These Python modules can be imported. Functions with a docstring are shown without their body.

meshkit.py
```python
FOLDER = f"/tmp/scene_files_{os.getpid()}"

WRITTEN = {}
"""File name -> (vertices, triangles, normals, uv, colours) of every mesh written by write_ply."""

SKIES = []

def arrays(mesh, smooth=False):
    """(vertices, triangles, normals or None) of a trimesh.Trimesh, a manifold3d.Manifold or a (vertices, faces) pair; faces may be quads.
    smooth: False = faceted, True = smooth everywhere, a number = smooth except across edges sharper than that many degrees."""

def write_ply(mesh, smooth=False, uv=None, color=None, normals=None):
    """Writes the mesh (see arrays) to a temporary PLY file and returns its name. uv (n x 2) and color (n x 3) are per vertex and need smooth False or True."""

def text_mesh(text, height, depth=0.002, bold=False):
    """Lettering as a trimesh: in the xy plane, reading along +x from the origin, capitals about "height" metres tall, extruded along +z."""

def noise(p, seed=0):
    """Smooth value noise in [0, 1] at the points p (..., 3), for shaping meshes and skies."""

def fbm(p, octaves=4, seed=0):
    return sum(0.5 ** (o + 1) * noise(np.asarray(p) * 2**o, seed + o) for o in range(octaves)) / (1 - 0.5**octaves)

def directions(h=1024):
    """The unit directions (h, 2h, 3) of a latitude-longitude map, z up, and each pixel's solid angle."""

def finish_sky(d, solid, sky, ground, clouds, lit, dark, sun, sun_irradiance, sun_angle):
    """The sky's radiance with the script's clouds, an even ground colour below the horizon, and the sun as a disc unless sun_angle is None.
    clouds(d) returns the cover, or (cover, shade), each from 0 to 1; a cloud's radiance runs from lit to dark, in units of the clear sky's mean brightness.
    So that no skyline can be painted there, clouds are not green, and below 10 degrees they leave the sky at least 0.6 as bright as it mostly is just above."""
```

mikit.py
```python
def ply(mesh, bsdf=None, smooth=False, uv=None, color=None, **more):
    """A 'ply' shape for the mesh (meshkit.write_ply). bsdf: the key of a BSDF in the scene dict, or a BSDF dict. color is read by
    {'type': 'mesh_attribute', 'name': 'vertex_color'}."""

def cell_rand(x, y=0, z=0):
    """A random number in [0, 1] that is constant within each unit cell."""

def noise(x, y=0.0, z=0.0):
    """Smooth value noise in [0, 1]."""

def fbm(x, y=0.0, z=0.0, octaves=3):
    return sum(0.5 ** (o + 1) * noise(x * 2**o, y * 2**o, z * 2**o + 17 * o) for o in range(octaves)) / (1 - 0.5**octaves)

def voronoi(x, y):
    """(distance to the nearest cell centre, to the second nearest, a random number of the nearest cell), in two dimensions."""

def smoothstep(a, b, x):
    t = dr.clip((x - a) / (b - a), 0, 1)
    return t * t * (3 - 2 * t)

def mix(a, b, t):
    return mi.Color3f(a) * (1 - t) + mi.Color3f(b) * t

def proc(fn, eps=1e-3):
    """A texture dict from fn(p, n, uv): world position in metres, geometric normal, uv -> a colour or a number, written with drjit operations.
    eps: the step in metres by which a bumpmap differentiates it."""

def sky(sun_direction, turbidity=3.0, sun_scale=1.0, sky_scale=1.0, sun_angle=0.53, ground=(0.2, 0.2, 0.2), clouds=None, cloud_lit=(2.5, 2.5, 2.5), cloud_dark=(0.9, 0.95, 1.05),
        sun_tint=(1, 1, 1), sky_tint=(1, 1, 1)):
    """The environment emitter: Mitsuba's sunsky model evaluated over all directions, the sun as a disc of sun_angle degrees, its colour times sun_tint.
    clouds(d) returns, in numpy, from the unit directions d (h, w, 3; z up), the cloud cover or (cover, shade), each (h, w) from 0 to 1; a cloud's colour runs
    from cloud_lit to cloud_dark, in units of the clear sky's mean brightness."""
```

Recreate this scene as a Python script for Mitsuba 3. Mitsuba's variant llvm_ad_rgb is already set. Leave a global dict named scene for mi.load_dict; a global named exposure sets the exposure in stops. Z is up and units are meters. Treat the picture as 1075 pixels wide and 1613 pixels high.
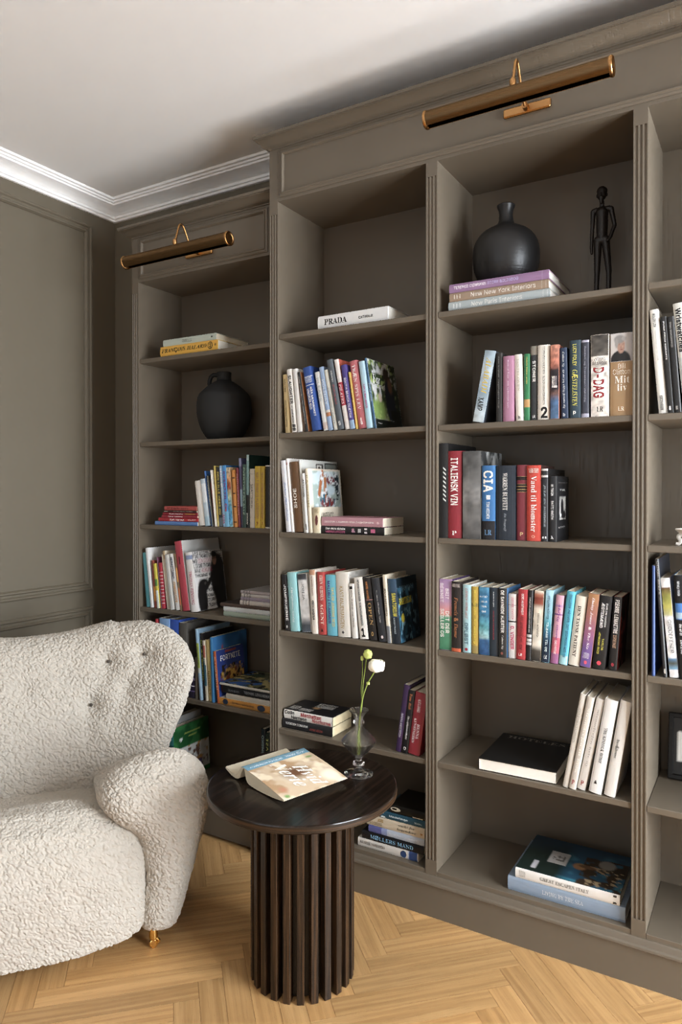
import math, random, glob
import numpy as np, trimesh, mitsuba as mi, drjit as dr
import manifold3d as m3
from scipy.spatial import cKDTree
from shapely.geometry import Polygon, box as sbox, LineString
from shapely import affinity, union_all
import shapely
import mikit, meshkit
from mikit import ply, proc, noise, fbm, smoothstep, mix
random.seed(4); np.random.seed(4)
T = mi.ScalarTransform4f
scene, labels = {'type': 'scene'}, {}

# ------------------------------------------------------------------ camera, light, exposure
CAM = np.array([1.515, -2.082, 1.35]); YAW, PITCH = math.radians(30.97), math.radians(-0.402)
FW = np.array([-math.sin(YAW) * math.cos(PITCH), math.cos(YAW) * math.cos(PITCH), math.sin(PITCH)])
scene['camera'] = {'type': 'perspective', 'fov': 2 * math.degrees(math.atan(537.5 / 1120.9)), 'fov_axis': 'x',
                   'to_world': T().look_at(origin=CAM.tolist(), target=(CAM + FW).tolist(), up=[0, 0, 1]),
                   'principal_point_offset_y': 24.0 / 1613, 'near_clip': 0.05, 'far_clip': 50.0}
exposure = -0.33
WINDOW_RIGHT = (32.0, 34.6, 37.2)      # the daylight of the panes of the window in the right wall
WINDOW_BEHIND = (1.9, 2.15, 2.45)       # and of the window behind the camera
LX, BY, RX, FY, CZ = -1.217, 0.33, 3.4, -4.4, 2.727   # left wall, back wall, right wall, wall behind the camera, ceiling

# ------------------------------------------------------------------ helpers
def lin(c):
    """hex sRGB -> linear"""
    if isinstance(c, str):
        c = c.lstrip('#')
        if len(c) == 3: c = ''.join(x * 2 for x in c)
        c = [int(c[i:i + 2], 16) / 255 for i in (0, 2, 4)]
    c = np.asarray(c, float)
    return np.where(c < .04045, c / 12.92, ((c + .055) / 1.055) ** 2.4)

def rgb(c): return {'type': 'rgb', 'value': [float(x) for x in lin(c)]}

def numbered(name):
    def used(k): return k in scene or k in labels or any(x.startswith(k + '__') for x in scene)
    if not used(name): return name
    i = 1
    while used('%s_%03d' % (name, i)): i += 1
    return '%s_%03d' % (name, i)

COUNT = {}
def part(parent, name, shape, label=None, kind=None):
    c = COUNT.get((parent, name), 0); COUNT[(parent, name)] = c + 1
    k = parent + '__' + name + ('' if c == 0 else '_%03d' % c)
    scene[k] = shape
    if label or kind:
        labels[k] = {}
        if label: labels[k]['label'] = label
        if kind: labels[k]['kind'] = kind
    return k

def thing(name, label, cat, group=None):
    k = numbered(name); labels[k] = {'label': label, 'category': cat}
    if group: labels[k]['group'] = group
    return k

def struct(name, shape, label):
    scene[name] = shape; labels[name] = {'kind': 'structure', 'label': label}

def cbox(x0, x1, y0, y1, z0, z1, c=.0015):
    pts = []
    for sx in (0, 1):
        for sy in (0, 1):
            for sz in (0, 1):
                p = np.array([(x0, x1)[sx], (y0, y1)[sy], (z0, z1)[sz]]); q = np.array([1 - 2 * sx, 1 - 2 * sy, 1 - 2 * sz]) * c
                for k in range(3):
                    o = q.copy(); o[k] = 0; pts.append(p + o)
    return trimesh.convex.convex_hull(np.array(pts)) if c > 0 else trimesh.creation.box(bounds=[[x0, y0, z0], [x1, y1, z1]])

def cat(ms): return trimesh.util.concatenate([m for m in ms])

def extrude(poly, h): return trimesh.creation.extrude_polygon(poly, h, engine='earcut')

def lathe(prof, n=48, center=(0, 0, 0)):
    m = trimesh.creation.revolve(np.array(prof, float), sections=n); m.apply_translation(center); return m

def tube(pts, r, n=10, cap=True):
    pts = np.asarray(pts, float); r = np.broadcast_to(r, (len(pts),))
    t = np.gradient(pts, axis=0); t /= np.linalg.norm(t, axis=1, keepdims=True) + 1e-12
    ref = np.array([0, 0, 1.]) if abs(t[0][2]) < .9 else np.array([1., 0, 0])
    V = []; a = np.arange(n) * 2 * np.pi / n; u = np.cross(t[0], ref)
    for i in range(len(pts)):
        u = u - t[i] * (u @ t[i]); u /= np.linalg.norm(u) + 1e-12
        w = np.cross(t[i], u); V.append(pts[i] + r[i] * (np.cos(a)[:, None] * u + np.sin(a)[:, None] * w))
    V = np.array(V).reshape(-1, 3); F = []
    for i in range(len(pts) - 1):
        for j in range(n):
            p, q = i * n + j, i * n + (j + 1) % n
            F += [[p, q, q + n], [p, q + n, p + n]]
    if cap:
        V = np.vstack([V, pts[0], pts[-1]]); k = len(V) - 2; o = (len(pts) - 1) * n
        for j in range(n):
            F += [[k, (j + 1) % n, j], [k + 1, o + j, o + (j + 1) % n]]
    return trimesh.Trimesh(V, F, process=False)

def curve(pts, n=24):
    """a smooth curve through the points (Catmull-Rom)"""
    p = np.asarray(pts, float); p = np.vstack([2 * p[0] - p[1], p, 2 * p[-1] - p[-2]]); out = []
    m = len(p) - 3
    for k in range(n):
        s = k / (n - 1) * m; i = min(int(s), m - 1); t = s - i; a, b, c, d = p[i:i + 4]
        out.append(.5 * (2 * b + (c - a) * t + (2 * a - 5 * b + 4 * c - d) * t ** 2 + (3 * b - a - 3 * c + d) * t ** 3))
    return np.array(out)

def ring_moulding(rect, prof, place):
    """a mitred frame: rect (a0,a1,b0,b1), prof [(inset, proud)], place(a, b, proud) -> xyz"""
    a0, a1, b0, b1 = rect; V = []
    for i, h in prof:
        for a, b in ((a0 + i, b0 + i), (a1 - i, b0 + i), (a1 - i, b1 - i), (a0 + i, b1 - i)): V.append(place(a, b, h))
    F = []
    for k in range(len(prof) - 1):
        for j in range(4):
            p, q = k * 4 + j, k * 4 + (j + 1) % 4
            F.append([p, q, q + 4, p + 4])
    V, F = np.array(V, float), np.array(F)
    return trimesh.Trimesh(V, np.vstack([F[:, [0, 1, 2]], F[:, [0, 2, 3]]]), process=False)

def sweep(path, prof, closed=False, capends=True):
    """prof [(o, z)] swept along the plan polyline with mitres; o is measured to the left of the travel direction"""
    P = [np.array(p, float) for p in path]; n = len(P); V = []
    for i in range(n):
        dirs = []
        if i > 0: d = P[i] - P[i - 1]; dirs.append(d / np.linalg.norm(d))
        if i < n - 1: d = P[i + 1] - P[i]; dirs.append(d / np.linalg.norm(d))
        nm = [np.array([-d[1], d[0]]) for d in dirs]; m = sum(nm); m = m / np.linalg.norm(m); m = m / (m @ nm[0])
        for o, z in prof: V.append([*(P[i] + m * o), z])
    k = len(prof); F = []
    rng = range(k if closed else k - 1)
    for i in range(n - 1):
        for j in rng:
            a, b = i * k + j, i * k + (j + 1) % k
            F += [[a, b, b + k], [a, b + k, a + k]]
    m = trimesh.Trimesh(np.array(V), F, process=False)
    if capends and closed:
        f2 = trimesh.creation.triangulate_polygon(Polygon(prof), engine='earcut')
        for i in (0, n - 1):
            vv = np.array([V[i * k + int(np.argmin([np.hypot(a - o, b - z) for o, z in prof]))] for a, b in f2[0]])
            m = cat([m, trimesh.Trimesh(vv, f2[1] if i else f2[1][:, ::-1], process=False)])
    return m

# ------------------------------------------------------------------ lettering
_F = {}
def font(kind):
    from PIL import ImageFont
    if kind not in _F:
        name = 'NotoSansMath-Regular' if kind == 'm' else 'Inter'
        _F[kind] = ImageFont.truetype(glob.glob('/opt/blender-*/*/datafiles/fonts/%s.woff2' % name)[0], 56)
    return _F[kind]

SHAPES2 = {'●': 'c', '•': 'c', '▲': 't', '◆': 'd', '■': 's', '▦': 's', '◘': 's', '♥': 'c', '—': 'b'}
_G = {}
def glyphs(text, style):
    """a flat triangulated lettering in the unit square: (vertices n x 2, triangles)"""
    if (text, style) in _G: return _G[(text, style)]
    from PIL import Image, ImageDraw
    if text in SHAPES2:
        k = SHAPES2[text]
        pol = {'c': lambda: Polygon([(.5 + .5 * math.cos(a), .5 + .5 * math.sin(a)) for a in np.linspace(0, 6.283, 17)[:-1]]), 't': lambda: Polygon([(0, 0), (1, 0), (.5, 1)]),
               'd': lambda: Polygon([(.5, 0), (1, .5), (.5, 1), (0, .5)]), 's': lambda: sbox(0, 0, 1, 1), 'b': lambda: sbox(0, .3, 1, .7)}[k]()
        v, f = trimesh.creation.triangulate_polygon(pol, engine='earcut'); _G[(text, style)] = (np.array(v), np.array(f)); return _G[(text, style)]
    base = {'s': (0x1D400, 0x1D41A), 'i': (0x1D468, 0x1D482), 'c': (0x1D4D0, 0x1D4EA)}.get(style)
    runs = []
    for ch in text:
        if base and 'A' <= ch <= 'Z': runs.append((chr(base[0] + ord(ch) - 65), 'm'))
        elif base and 'a' <= ch <= 'z': runs.append((chr(base[1] + ord(ch) - 97), 'm'))
        else: runs.append((ch, 'i'))
    im = Image.new('L', (58 * len(text) + 40, 110)); dr_ = ImageDraw.Draw(im); x = 12
    for ch, fk in runs:
        fo = font('m' if fk == 'm' else 'x'); st = 0 if (fk == 'm' or style == 'r') else 2
        dr_.text((x, 76), ch, 255, font=fo, anchor='ls', stroke_width=st); x += fo.getlength(ch) + 2 * st * .6
    on = np.pad(np.asarray(im) > 127, ((0, 0), (1, 1))).astype(np.int8)
    rows, starts = np.nonzero(np.diff(on, axis=1) == 1); ends = np.nonzero(np.diff(on, axis=1) == -1)[1]
    shape = union_all(shapely.box(starts, -rows - 1, ends, -rows)).buffer(.6).buffer(-.6).simplify(.9)
    V, F, n = [], [], 0
    for g in getattr(shape, 'geoms', [shape]):
        if g.area < 2: continue
        v, f = trimesh.creation.triangulate_polygon(g, engine='earcut'); V.append(v); F.append(np.array(f) + n); n += len(v)
    V, F = np.vstack(V), np.vstack(F); lo, hi = V.min(0), V.max(0)
    _G[(text, style)] = ((V - lo) / (hi - lo), F); return _G[(text, style)]

# ------------------------------------------------------------------ painting on a grid of vertices
def paint(n, m, base, ops, seed=0):
    """colours (linear) on an n x m grid, s to the right, t upward"""
    s, t = np.meshgrid(np.linspace(0, 1, n), np.linspace(0, 1, m), indexing='ij'); col = np.zeros((n, m, 3)) + lin(base)
    def nz(sc, sd, ar=1.): return meshkit.fbm(np.stack([s * sc, t * sc * ar, s * 0 + sd], -1), 3, sd)
    for op in ops:
        k = op[0]; c = lin(op[1]); w = 0
        if k == 'e': _, _, cx, cy, rx, ry = op[:6]; so = op[6] if len(op) > 6 else .15; w = np.clip((1 - np.hypot((s - cx) / rx, (t - cy) / ry)) / so, 0, 1)
        elif k == 'r': _, _, x0, x1, y0, y1 = op; w = ((s >= x0) & (s <= x1) & (t >= y0) & (t <= y1)) * 1.
        elif k == 'g': _, _, a, b, ax = op; w = np.clip(((t if ax else s) - a) / (b - a), 0, 1)
        elif k == 'n': _, _, sc, th, so, sd = op[:6]; w = np.clip((nz(sc, sd, op[6] if len(op) > 6 else 1.) - th) / so, 0, 1)
        elif k == 'nr': _, _, sc, th, so, sd, x0, x1, y0, y1 = op; w = np.clip((nz(sc, sd) - th) / so, 0, 1) * ((s >= x0) & (s <= x1) & (t >= y0) & (t <= y1))
        elif k == 'l':
            _, _, x0, y0, x1, y1, wd = op; d = np.array([x1 - x0, y1 - y0]); L = d @ d
            u = np.clip(((s - x0) * d[0] + (t - y0) * d[1]) / L, 0, 1); w = np.clip((wd - np.hypot(s - x0 - u * d[0], t - y0 - u * d[1])) / (wd * .35) , 0, 1)
        w = np.asarray(w)[..., None]; col = col * (1 - w) + c * w
    return s, t, col

def grid_sheet(n, m, place, col):
    s, t = np.meshgrid(np.linspace(0, 1, n), np.linspace(0, 1, m), indexing='ij')
    V = place(s.ravel(), t.ravel()); i, j = np.meshgrid(np.arange(n - 1), np.arange(m - 1), indexing='ij'); a = (i * m + j).ravel()
    F = np.vstack([np.stack([a, a + m, a + m + 1], 1), np.stack([a, a + m + 1, a + 1], 1)])
    return V, F, col.reshape(-1, 3)

# ------------------------------------------------------------------ materials
VC = {'type': 'mesh_attribute', 'name': 'vertex_color'}
def ts(b): return {'type': 'twosided', 'bsdf': b}
scene['print'] = ts({'type': 'principled', 'base_color': VC, 'roughness': .42, 'specular': .4})
scene['paper'] = ts({'type': 'diffuse', 'reflectance': VC})
PAINT = '5d5448'
def brush(p, n, uv):      # a faint unevenness of the paint
    w = fbm(p.x * 9, p.y * 9, p.z * 2.5, 3) - .5
    return mi.Color3f(lin(PAINT).tolist()) * (1 + .10 * w)
scene['cabinet_paint'] = ts({'type': 'principled', 'base_color': proc(brush), 'roughness': .42, 'specular': .42})
def grain(p, n, uv):      # the open grain of the veneer under the paint
    q = p.x * 1.0 + .03 * fbm(p.x * 6, 0, p.z * 1.6, 2) * 2.2
    return smoothstep(.50, .70, fbm(q * 330, p.y * 60, p.z * 9, 3)) * -.0006
scene['grained_paint'] = ts({'type': 'bumpmap', 'arbitrary': {**proc(grain, eps=8e-4)}, 'scale': 1.0, 'bsdf': {'type': 'principled', 'base_color': proc(brush), 'roughness': .42, 'specular': .42}})
scene['wall_paint'] = ts({'type': 'principled', 'base_color': rgb('635b4d'), 'roughness': .5, 'specular': .4})
scene['white_paint'] = ts({'type': 'principled', 'base_color': rgb('f8f7f5'), 'roughness': .55, 'specular': .35})
scene['ceiling_paint'] = ts({'type': 'diffuse', 'reflectance': rgb('eceae7')})
def oak(p, n, uv):        # uv: u along the board in metres (+ a whole number per board), v across
    k = dr.floor(uv.x / 10.); u = uv.x - k * 10.; v = uv.y
    r1, r2 = mikit.cell_rand(k, 3), mikit.cell_rand(k, 8)
    w = .012 * fbm(u * 3 + 7 * r1, v * 14, k, 2)
    g = fbm(u * 3, (v + w) * 110 + 31 * r2, k, 3); pores = smoothstep(.62, .8, fbm(u * 22, v * 700, k, 2))
    c = mix(lin('a67f52').tolist(), lin('b99262').tolist(), smoothstep(.2, .8, g))
    c = c * (.84 + .30 * r1) * (1 - .12 * pores)
    return c * mi.Color3f(1, .97 + .05 * r2, .93 + .12 * r2)
scene['oak'] = ts({'type': 'principled', 'base_color': proc(oak), 'roughness': .38, 'specular': .4})
def dark_oak(p, n, uv):
    g = fbm(uv.x * 6, uv.y * 230, 3, 3); po = smoothstep(.55, .75, fbm(uv.x * 14, uv.y * 620, 9, 2))
    return mix(lin('1f150d').tolist(), lin('3c2918').tolist(), smoothstep(.3, .75, g)) * (1 - .45 * po)
scene['dark_oak'] = ts({'type': 'principled', 'base_color': proc(dark_oak), 'roughness': .45, 'specular': .3})
def top_oak(p, n, uv):
    g = fbm(p.x * 120, p.y * 5, 3, 3); po = smoothstep(.55, .75, fbm(p.x * 420, p.y * 11, 9, 2))
    return mix(lin('17110d').tolist(), lin('241a14').tolist(), smoothstep(.3, .75, g)) * (1 - .2 * po)
scene['table_lacquer'] = ts({'type': 'principled', 'base_color': proc(top_oak), 'roughness': .16, 'specular': .4})
scene['brass'] = {'type': 'roughconductor', 'alpha': .2, 'specular_reflectance': rgb('b5895a'), 'material': 'none'}
scene['aged_brass'] = {'type': 'roughconductor', 'alpha': .2, 'specular_reflectance': rgb('6c543a'), 'material': 'none'}
scene['bright_brass'] = {'type': 'roughconductor', 'alpha': .1, 'specular_reflectance': rgb('e8c078'), 'material': 'none'}
def ribs(p, n, uv): return .5 * fbm(p.x * 3, p.y * 3, p.z * 420, 2) * .0012
scene['black_clay'] = {'type': 'bumpmap', 'arbitrary': proc(ribs, eps=6e-4), 'scale': 1.0, 'bsdf': {'type': 'principled', 'base_color': rgb('171616'), 'roughness': .4, 'specular': .4}}
scene['matt_clay'] = {'type': 'principled', 'base_color': rgb('1f1f1f'), 'roughness': .7, 'specular': .3}
scene['dark_wood'] = {'type': 'principled', 'base_color': rgb('17110d'), 'roughness': .45, 'specular': .4}
scene['white_glaze'] = {'type': 'principled', 'base_color': rgb('e8e4dc'), 'roughness': .2, 'specular': .5}
scene['glass'] = {'type': 'dielectric', 'int_ior': 1.5, 'ext_ior': 1.0}
scene['sheepskin'] = {'type': 'principled', 'base_color': rgb('aea79c'), 'roughness': .9, 'specular': .15, 'sheen': .5, 'sheen_tint': .5}
scene['dark_button'] = {'type': 'principled', 'base_color': rgb('3a332b'), 'roughness': .8}
scene['petal'] = ts({'type': 'principled', 'base_color': VC, 'roughness': .6, 'specular': .2})
scene['black_frame'] = {'type': 'principled', 'base_color': rgb('131211'), 'roughness': .4, 'specular': .25}
scene['window_white'] = ts({'type': 'principled', 'base_color': rgb('e0ddd8'), 'roughness': .5})

# ------------------------------------------------------------------ the room
def wallbox(x0, x1, y0, y1, z0, z1): return trimesh.creation.box(bounds=[[x0, y0, z0], [x1, y1, z1]])
struct('floor', ply(wallbox(LX - .1, RX + .1, FY - .1, BY + .1, -.12, -.0125), 'oak', uv=None), 'oak herringbone floor')
struct('ceiling', ply(wallbox(LX - .1, RX + .1, FY - .1, BY + .1, CZ, CZ + .1), 'ceiling_paint'), 'white ceiling')
struct('wall_left', ply(wallbox(LX - .1, LX, FY, BY, -.1, CZ), 'wall_paint'), 'olive brown panelled wall')
struct('wall_back', ply(wallbox(LX - .1, RX + .1, BY, BY + .1, -.1, CZ), 'wall_paint'), 'brown wall behind the bookcase')
W1 = (-1.6, .05, .3, 2.33)      # window in the right wall: y0, y1, z0, z1
W2 = (-.9, 1.2, .9, 2.6)        # window behind the camera: x0, x1, z0, z1
y0, y1, z0, z1 = W1
struct('wall_right', ply(cat([wallbox(RX, RX + .1, FY, y0, -.1, CZ), wallbox(RX, RX + .1, y1, BY, -.1, CZ), wallbox(RX, RX + .1, y0, y1, -.1, z0), wallbox(RX, RX + .1, y0, y1, z1, CZ)]), 'white_paint'), 'white wall with a window')
x0, x1, z2, z3 = W2
struct('wall_behind', ply(cat([wallbox(LX - .1, x0, FY - .1, FY, -.1, CZ), wallbox(x1, RX + .1, FY - .1, FY, -.1, CZ), wallbox(x0, x1, FY - .1, FY, -.1, z2), wallbox(x0, x1, FY - .1, FY, z3, CZ)]), 'white_paint'), 'white wall with a window')
def window(name, horizontal, a0, a1, b0, b1, at, radiance):
    bars = []; w = .05
    def bx(p0, p1, q0, q1): return wallbox(at, at + .06, p0, p1, q0, q1) if horizontal else wallbox(p0, p1, at - .06, at, q0, q1)
    n = 3
    for i in range(n + 1):
        c = a0 + (a1 - a0) * i / n; lo = min(max(c - w / 2, a0), a1 - w); bars.append(bx(lo, lo + w, b0, b1))
    for q in (b0, (b0 + b1) * .5, b1 - w): bars.append(bx(a0, a1, q, q + w))
    labels[name] = {'kind': 'structure', 'label': 'tall white window with glazing bars'}
    part(name, 'window_frame', ply(cat(bars), 'window_white'))
    if horizontal: V = [[at + .045, a0, b0], [at + .045, a0, b1], [at + .045, a1, b1], [at + .045, a1, b0]]
    else: V = [[a0, at - .045, b0], [a1, at - .045, b0], [a1, at - .045, b1], [a0, at - .045, b1]]
    V = np.array(V, float); F = np.array([[0, 1, 2], [0, 2, 3]])
    nrm = np.cross(V[1] - V[0], V[2] - V[0]); want = np.array([-1, 0, 0]) if horizontal else np.array([0, 1, 0])
    if nrm @ want < 0: F = F[:, ::-1]
    part(name, 'pane', {**ply(trimesh.Trimesh(V, F, process=False), {'type': 'diffuse', 'reflectance': rgb('222222')}), 'emitter': {'type': 'area', 'radiance': {'type': 'rgb', 'value': list(radiance)}}})
window('window_1', True, *W1, RX, WINDOW_RIGHT)
window('window_2', False, *W2, FY, WINDOW_BEHIND)
struct('added_shade_box', ply(wallbox(1.9, RX, -1.15, BY, 2.36, CZ), 'white_paint'), 'added unseen white box that shades the ceiling near the bookcase')  # unseen box, added to keep window light off the ceiling along the bookcase
# white crown moulding
crown = [(0, 2.655), (.013, 2.655), (.015, 2.664), (.022, 2.666), (.022, 2.676), (.027, 2.678), (.034, 2.686), (.046, 2.694), (.062, 2.6995), (.076, 2.702), (.078, 2.709), (.086, 2.710), (.088, 2.717), (.099, 2.718), (.101, CZ)]
struct('trim_1', ply(sweep([(1.89, BY), (LX, BY), (LX, FY)], crown), 'white_paint', smooth=25), 'white crown moulding')
struct('baseboard_left', ply(cbox(LX, LX + .018, FY, BY, 0, .16, .004), 'wall_paint'), 'brown skirting board')
# panel mouldings of the left wall
pm = [(0, 0), (.0, .009), (.006, .014), (.012, .014), (.017, .008), (.026, .008), (.031, .015), (.037, .014), (.043, .005), (.043, 0)]
n = 1
for (b0, b1) in ((.888, 2.597), (.235, .812)):
    for (a0, a1) in ((-.92, .188), (-2.2, -1.05), (-3.5, -2.33)):
        n += 1
        struct('trim_%d' % n, ply(ring_moulding((a0, a1, b0, b1), pm, lambda a, b, h: (LX + h, a, b)), 'wall_paint'), 'panel moulding on the left wall')
# herringbone boards, each its own piece
Lp, Wp = .4914, .0676
ORG = np.array([.520, -.4805]); E1 = np.array([1, 1]) / math.sqrt(2); E2 = np.array([1, -1]) / math.sqrt(2)
area = sbox(LX + .001, -1.95, 2.3, .02); gap = .0004; found = []
for c in range(-3, 4):
    for k in range(-60, 60):
        for kind in (0, 1):
            p0, q0 = c * Lp + k * Wp, c * Lp - k * Wp
            r = (p0, p0 + Lp, q0, q0 + Wp) if kind == 0 else (p0 + Lp, p0 + Lp + Wp, q0, q0 + Lp)
            cor = [ORG + E1 * a + E2 * b for a, b in ((r[0] + gap, r[2] + gap), (r[1] - gap, r[2] + gap), (r[1] - gap, r[3] - gap), (r[0] + gap, r[3] - gap))]
            po = Polygon(cor).intersection(area)
            if po.area > 2e-4 and po.geom_type == 'Polygon':
                ce = np.array(po.centroid.coords[0]); found.append((np.hypot(*(ce - np.array([.75, -.75]))), kind, po, len(found)))
found.sort(key=lambda x: x[0])
def board(po, kind, idx):
    m = extrude(po, .0125); m.apply_translation([0, 0, -.0125 + (idx * 37 % 11) * 2e-5]); a, b = (E1, E2) if kind == 0 else (E2, E1)
    xy = m.vertices[:, :2]; u = xy @ a; v = xy @ b
    return m, np.stack([(u - u.min()) % 9.9 + 10. * (idx % 997), v], 1)
rest = []
for i, (d, kind, po, idx) in enumerate(found):
    m, uv = board(po, kind, idx)
    if i < 295: part('floor', 'board', ply(m, 'oak', uv=uv))
    else: rest.append((m, uv))
if rest: part('floor', 'boards', ply(cat([m for m, _ in rest]), 'oak', uv=np.vstack([u for _, u in rest])), kind='stuff')

# ------------------------------------------------------------------ the two bookcases
def upright_poly(x0, x1, y0, y1, fluted):
    w = x1 - x0; pts = [(x0, y1), (x0, y0)]
    if fluted:
        for f in (.2, .5, .8):
            c = x0 + w * f; r = .0043
            pts += [(c + r * math.cos(a), y0 + .9 * r * math.sin(a)) for a in np.linspace(math.pi, 0, 7)]
    pts += [(x1, y0), (x1, y1)]
    return Polygon(pts)
def upright(x0, x1, y0, y1, ztop, f0, f1):
    a = extrude(upright_poly(x0, x1, y0, y1, True), f1 - f0); a.apply_translation([0, 0, f0])
    return cat([a, wallbox(x0, x1, y0, y1, .02, f0), wallbox(x0, x1, y0, y1, f1, ztop)])
BACK = .312
cprof = [(0, 0), (.004, 0), (.004, .005), (.012, .0065), (.019, .0105), (.0235, .0165), (.0285, .0235), (.0355, .0285), (.0395, .030), (.0395, .033), (.0435, .0335), (.0435, .043), (-.05, .043), (-.05, 0)]
def bookcase(name, label, ups, y0, zh, zt, shelves, fl):
    """ups: [(x0, x1)] of the uprights; zh..zt the header; shelves: per bay the heights of the shelves' tops"""
    b = thing(name, label, 'bookcase'); X0, X1 = ups[0][0], ups[-1][1]
    for i, (a, c) in enumerate(ups):
        part(b, 'upright', ply(upright(a, c, y0, BACK, zt if i in (0, len(ups) - 1) else zh, .179, fl), 'cabinet_paint', smooth=40))
    part(b, 'header', ply(cat([wallbox(ups[0][1], ups[-1][0], y0 + .0005, y0 + .022, zh, zt), wallbox(ups[0][1], ups[-1][0], y0 + .022, BACK, zh, zh + .02)]), 'cabinet_paint'))
    hp = [(-.009, 0), (-.009, .003), (-.004, .0055), (.0, .0055), (.0025, .009), (.0055, .0095), (.008, .006), (.010, .001), (.010, -.001)]
    part(b, 'header_moulding', ply(ring_moulding((ups[0][1] + .019, ups[-1][0] - .019, zh + .021, zt - .018), hp, lambda a, z, h: (a, y0 - h, z)), 'cabinet_paint'))
    path = [(X0, BY), (X0, y0), (X1, y0)] + ([(X1, BY)] if y0 < .01 else [])
    part(b, 'cornice', ply(sweep(path, [(-o, z + zt) for o, z in cprof], closed=True), 'grained_paint', smooth=25))
    part(b, 'cornice_lid', ply(wallbox(X0, X1, y0, BY, zt + .030, zt + .0425), 'cabinet_paint'))
    part(b, 'back_panel', ply(wallbox(X0, X1, BACK, BACK + .012, .02, zt), 'grained_paint'))
    for i in range(len(ups) - 1):
        a, c = ups[i][1], ups[i + 1][0]
        for z in shelves[i]:
            part(b, 'shelf', ply(cbox(a + .0004, c - .0004, y0 + .005, BACK, z - .018, z, .0018), 'cabinet_paint'))
        part(b, 'bottom_board', ply(cbox(a + .0004, c - .0004, y0 + .0015, BACK, .125, .145, .0012), 'cabinet_paint'))
    part(b, 'plinth', ply(wallbox(X0, X1, y0 - .006, y0 + .014, 0, .106), 'cabinet_paint'))
    mp = [(.0, .131), (-.002, .131), (-.0045, .128), (-.006, .122), (-.0085, .1145), (-.0125, .111), (-.0135, .108), (-.0135, .1045), (-.006, .1045), (.01, .1045), (.01, .131)]
    part(b, 'plinth_moulding', ply(sweep([(X0, y0), (X1, y0)], [(o, z) for o, z in mp][::-1], closed=True), 'cabinet_paint', smooth=30))
    return b
ZA = [1.917, 1.561, 1.204, .849, .494]; ZD = [1.908, 1.558, 1.212, .863, .514]
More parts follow.
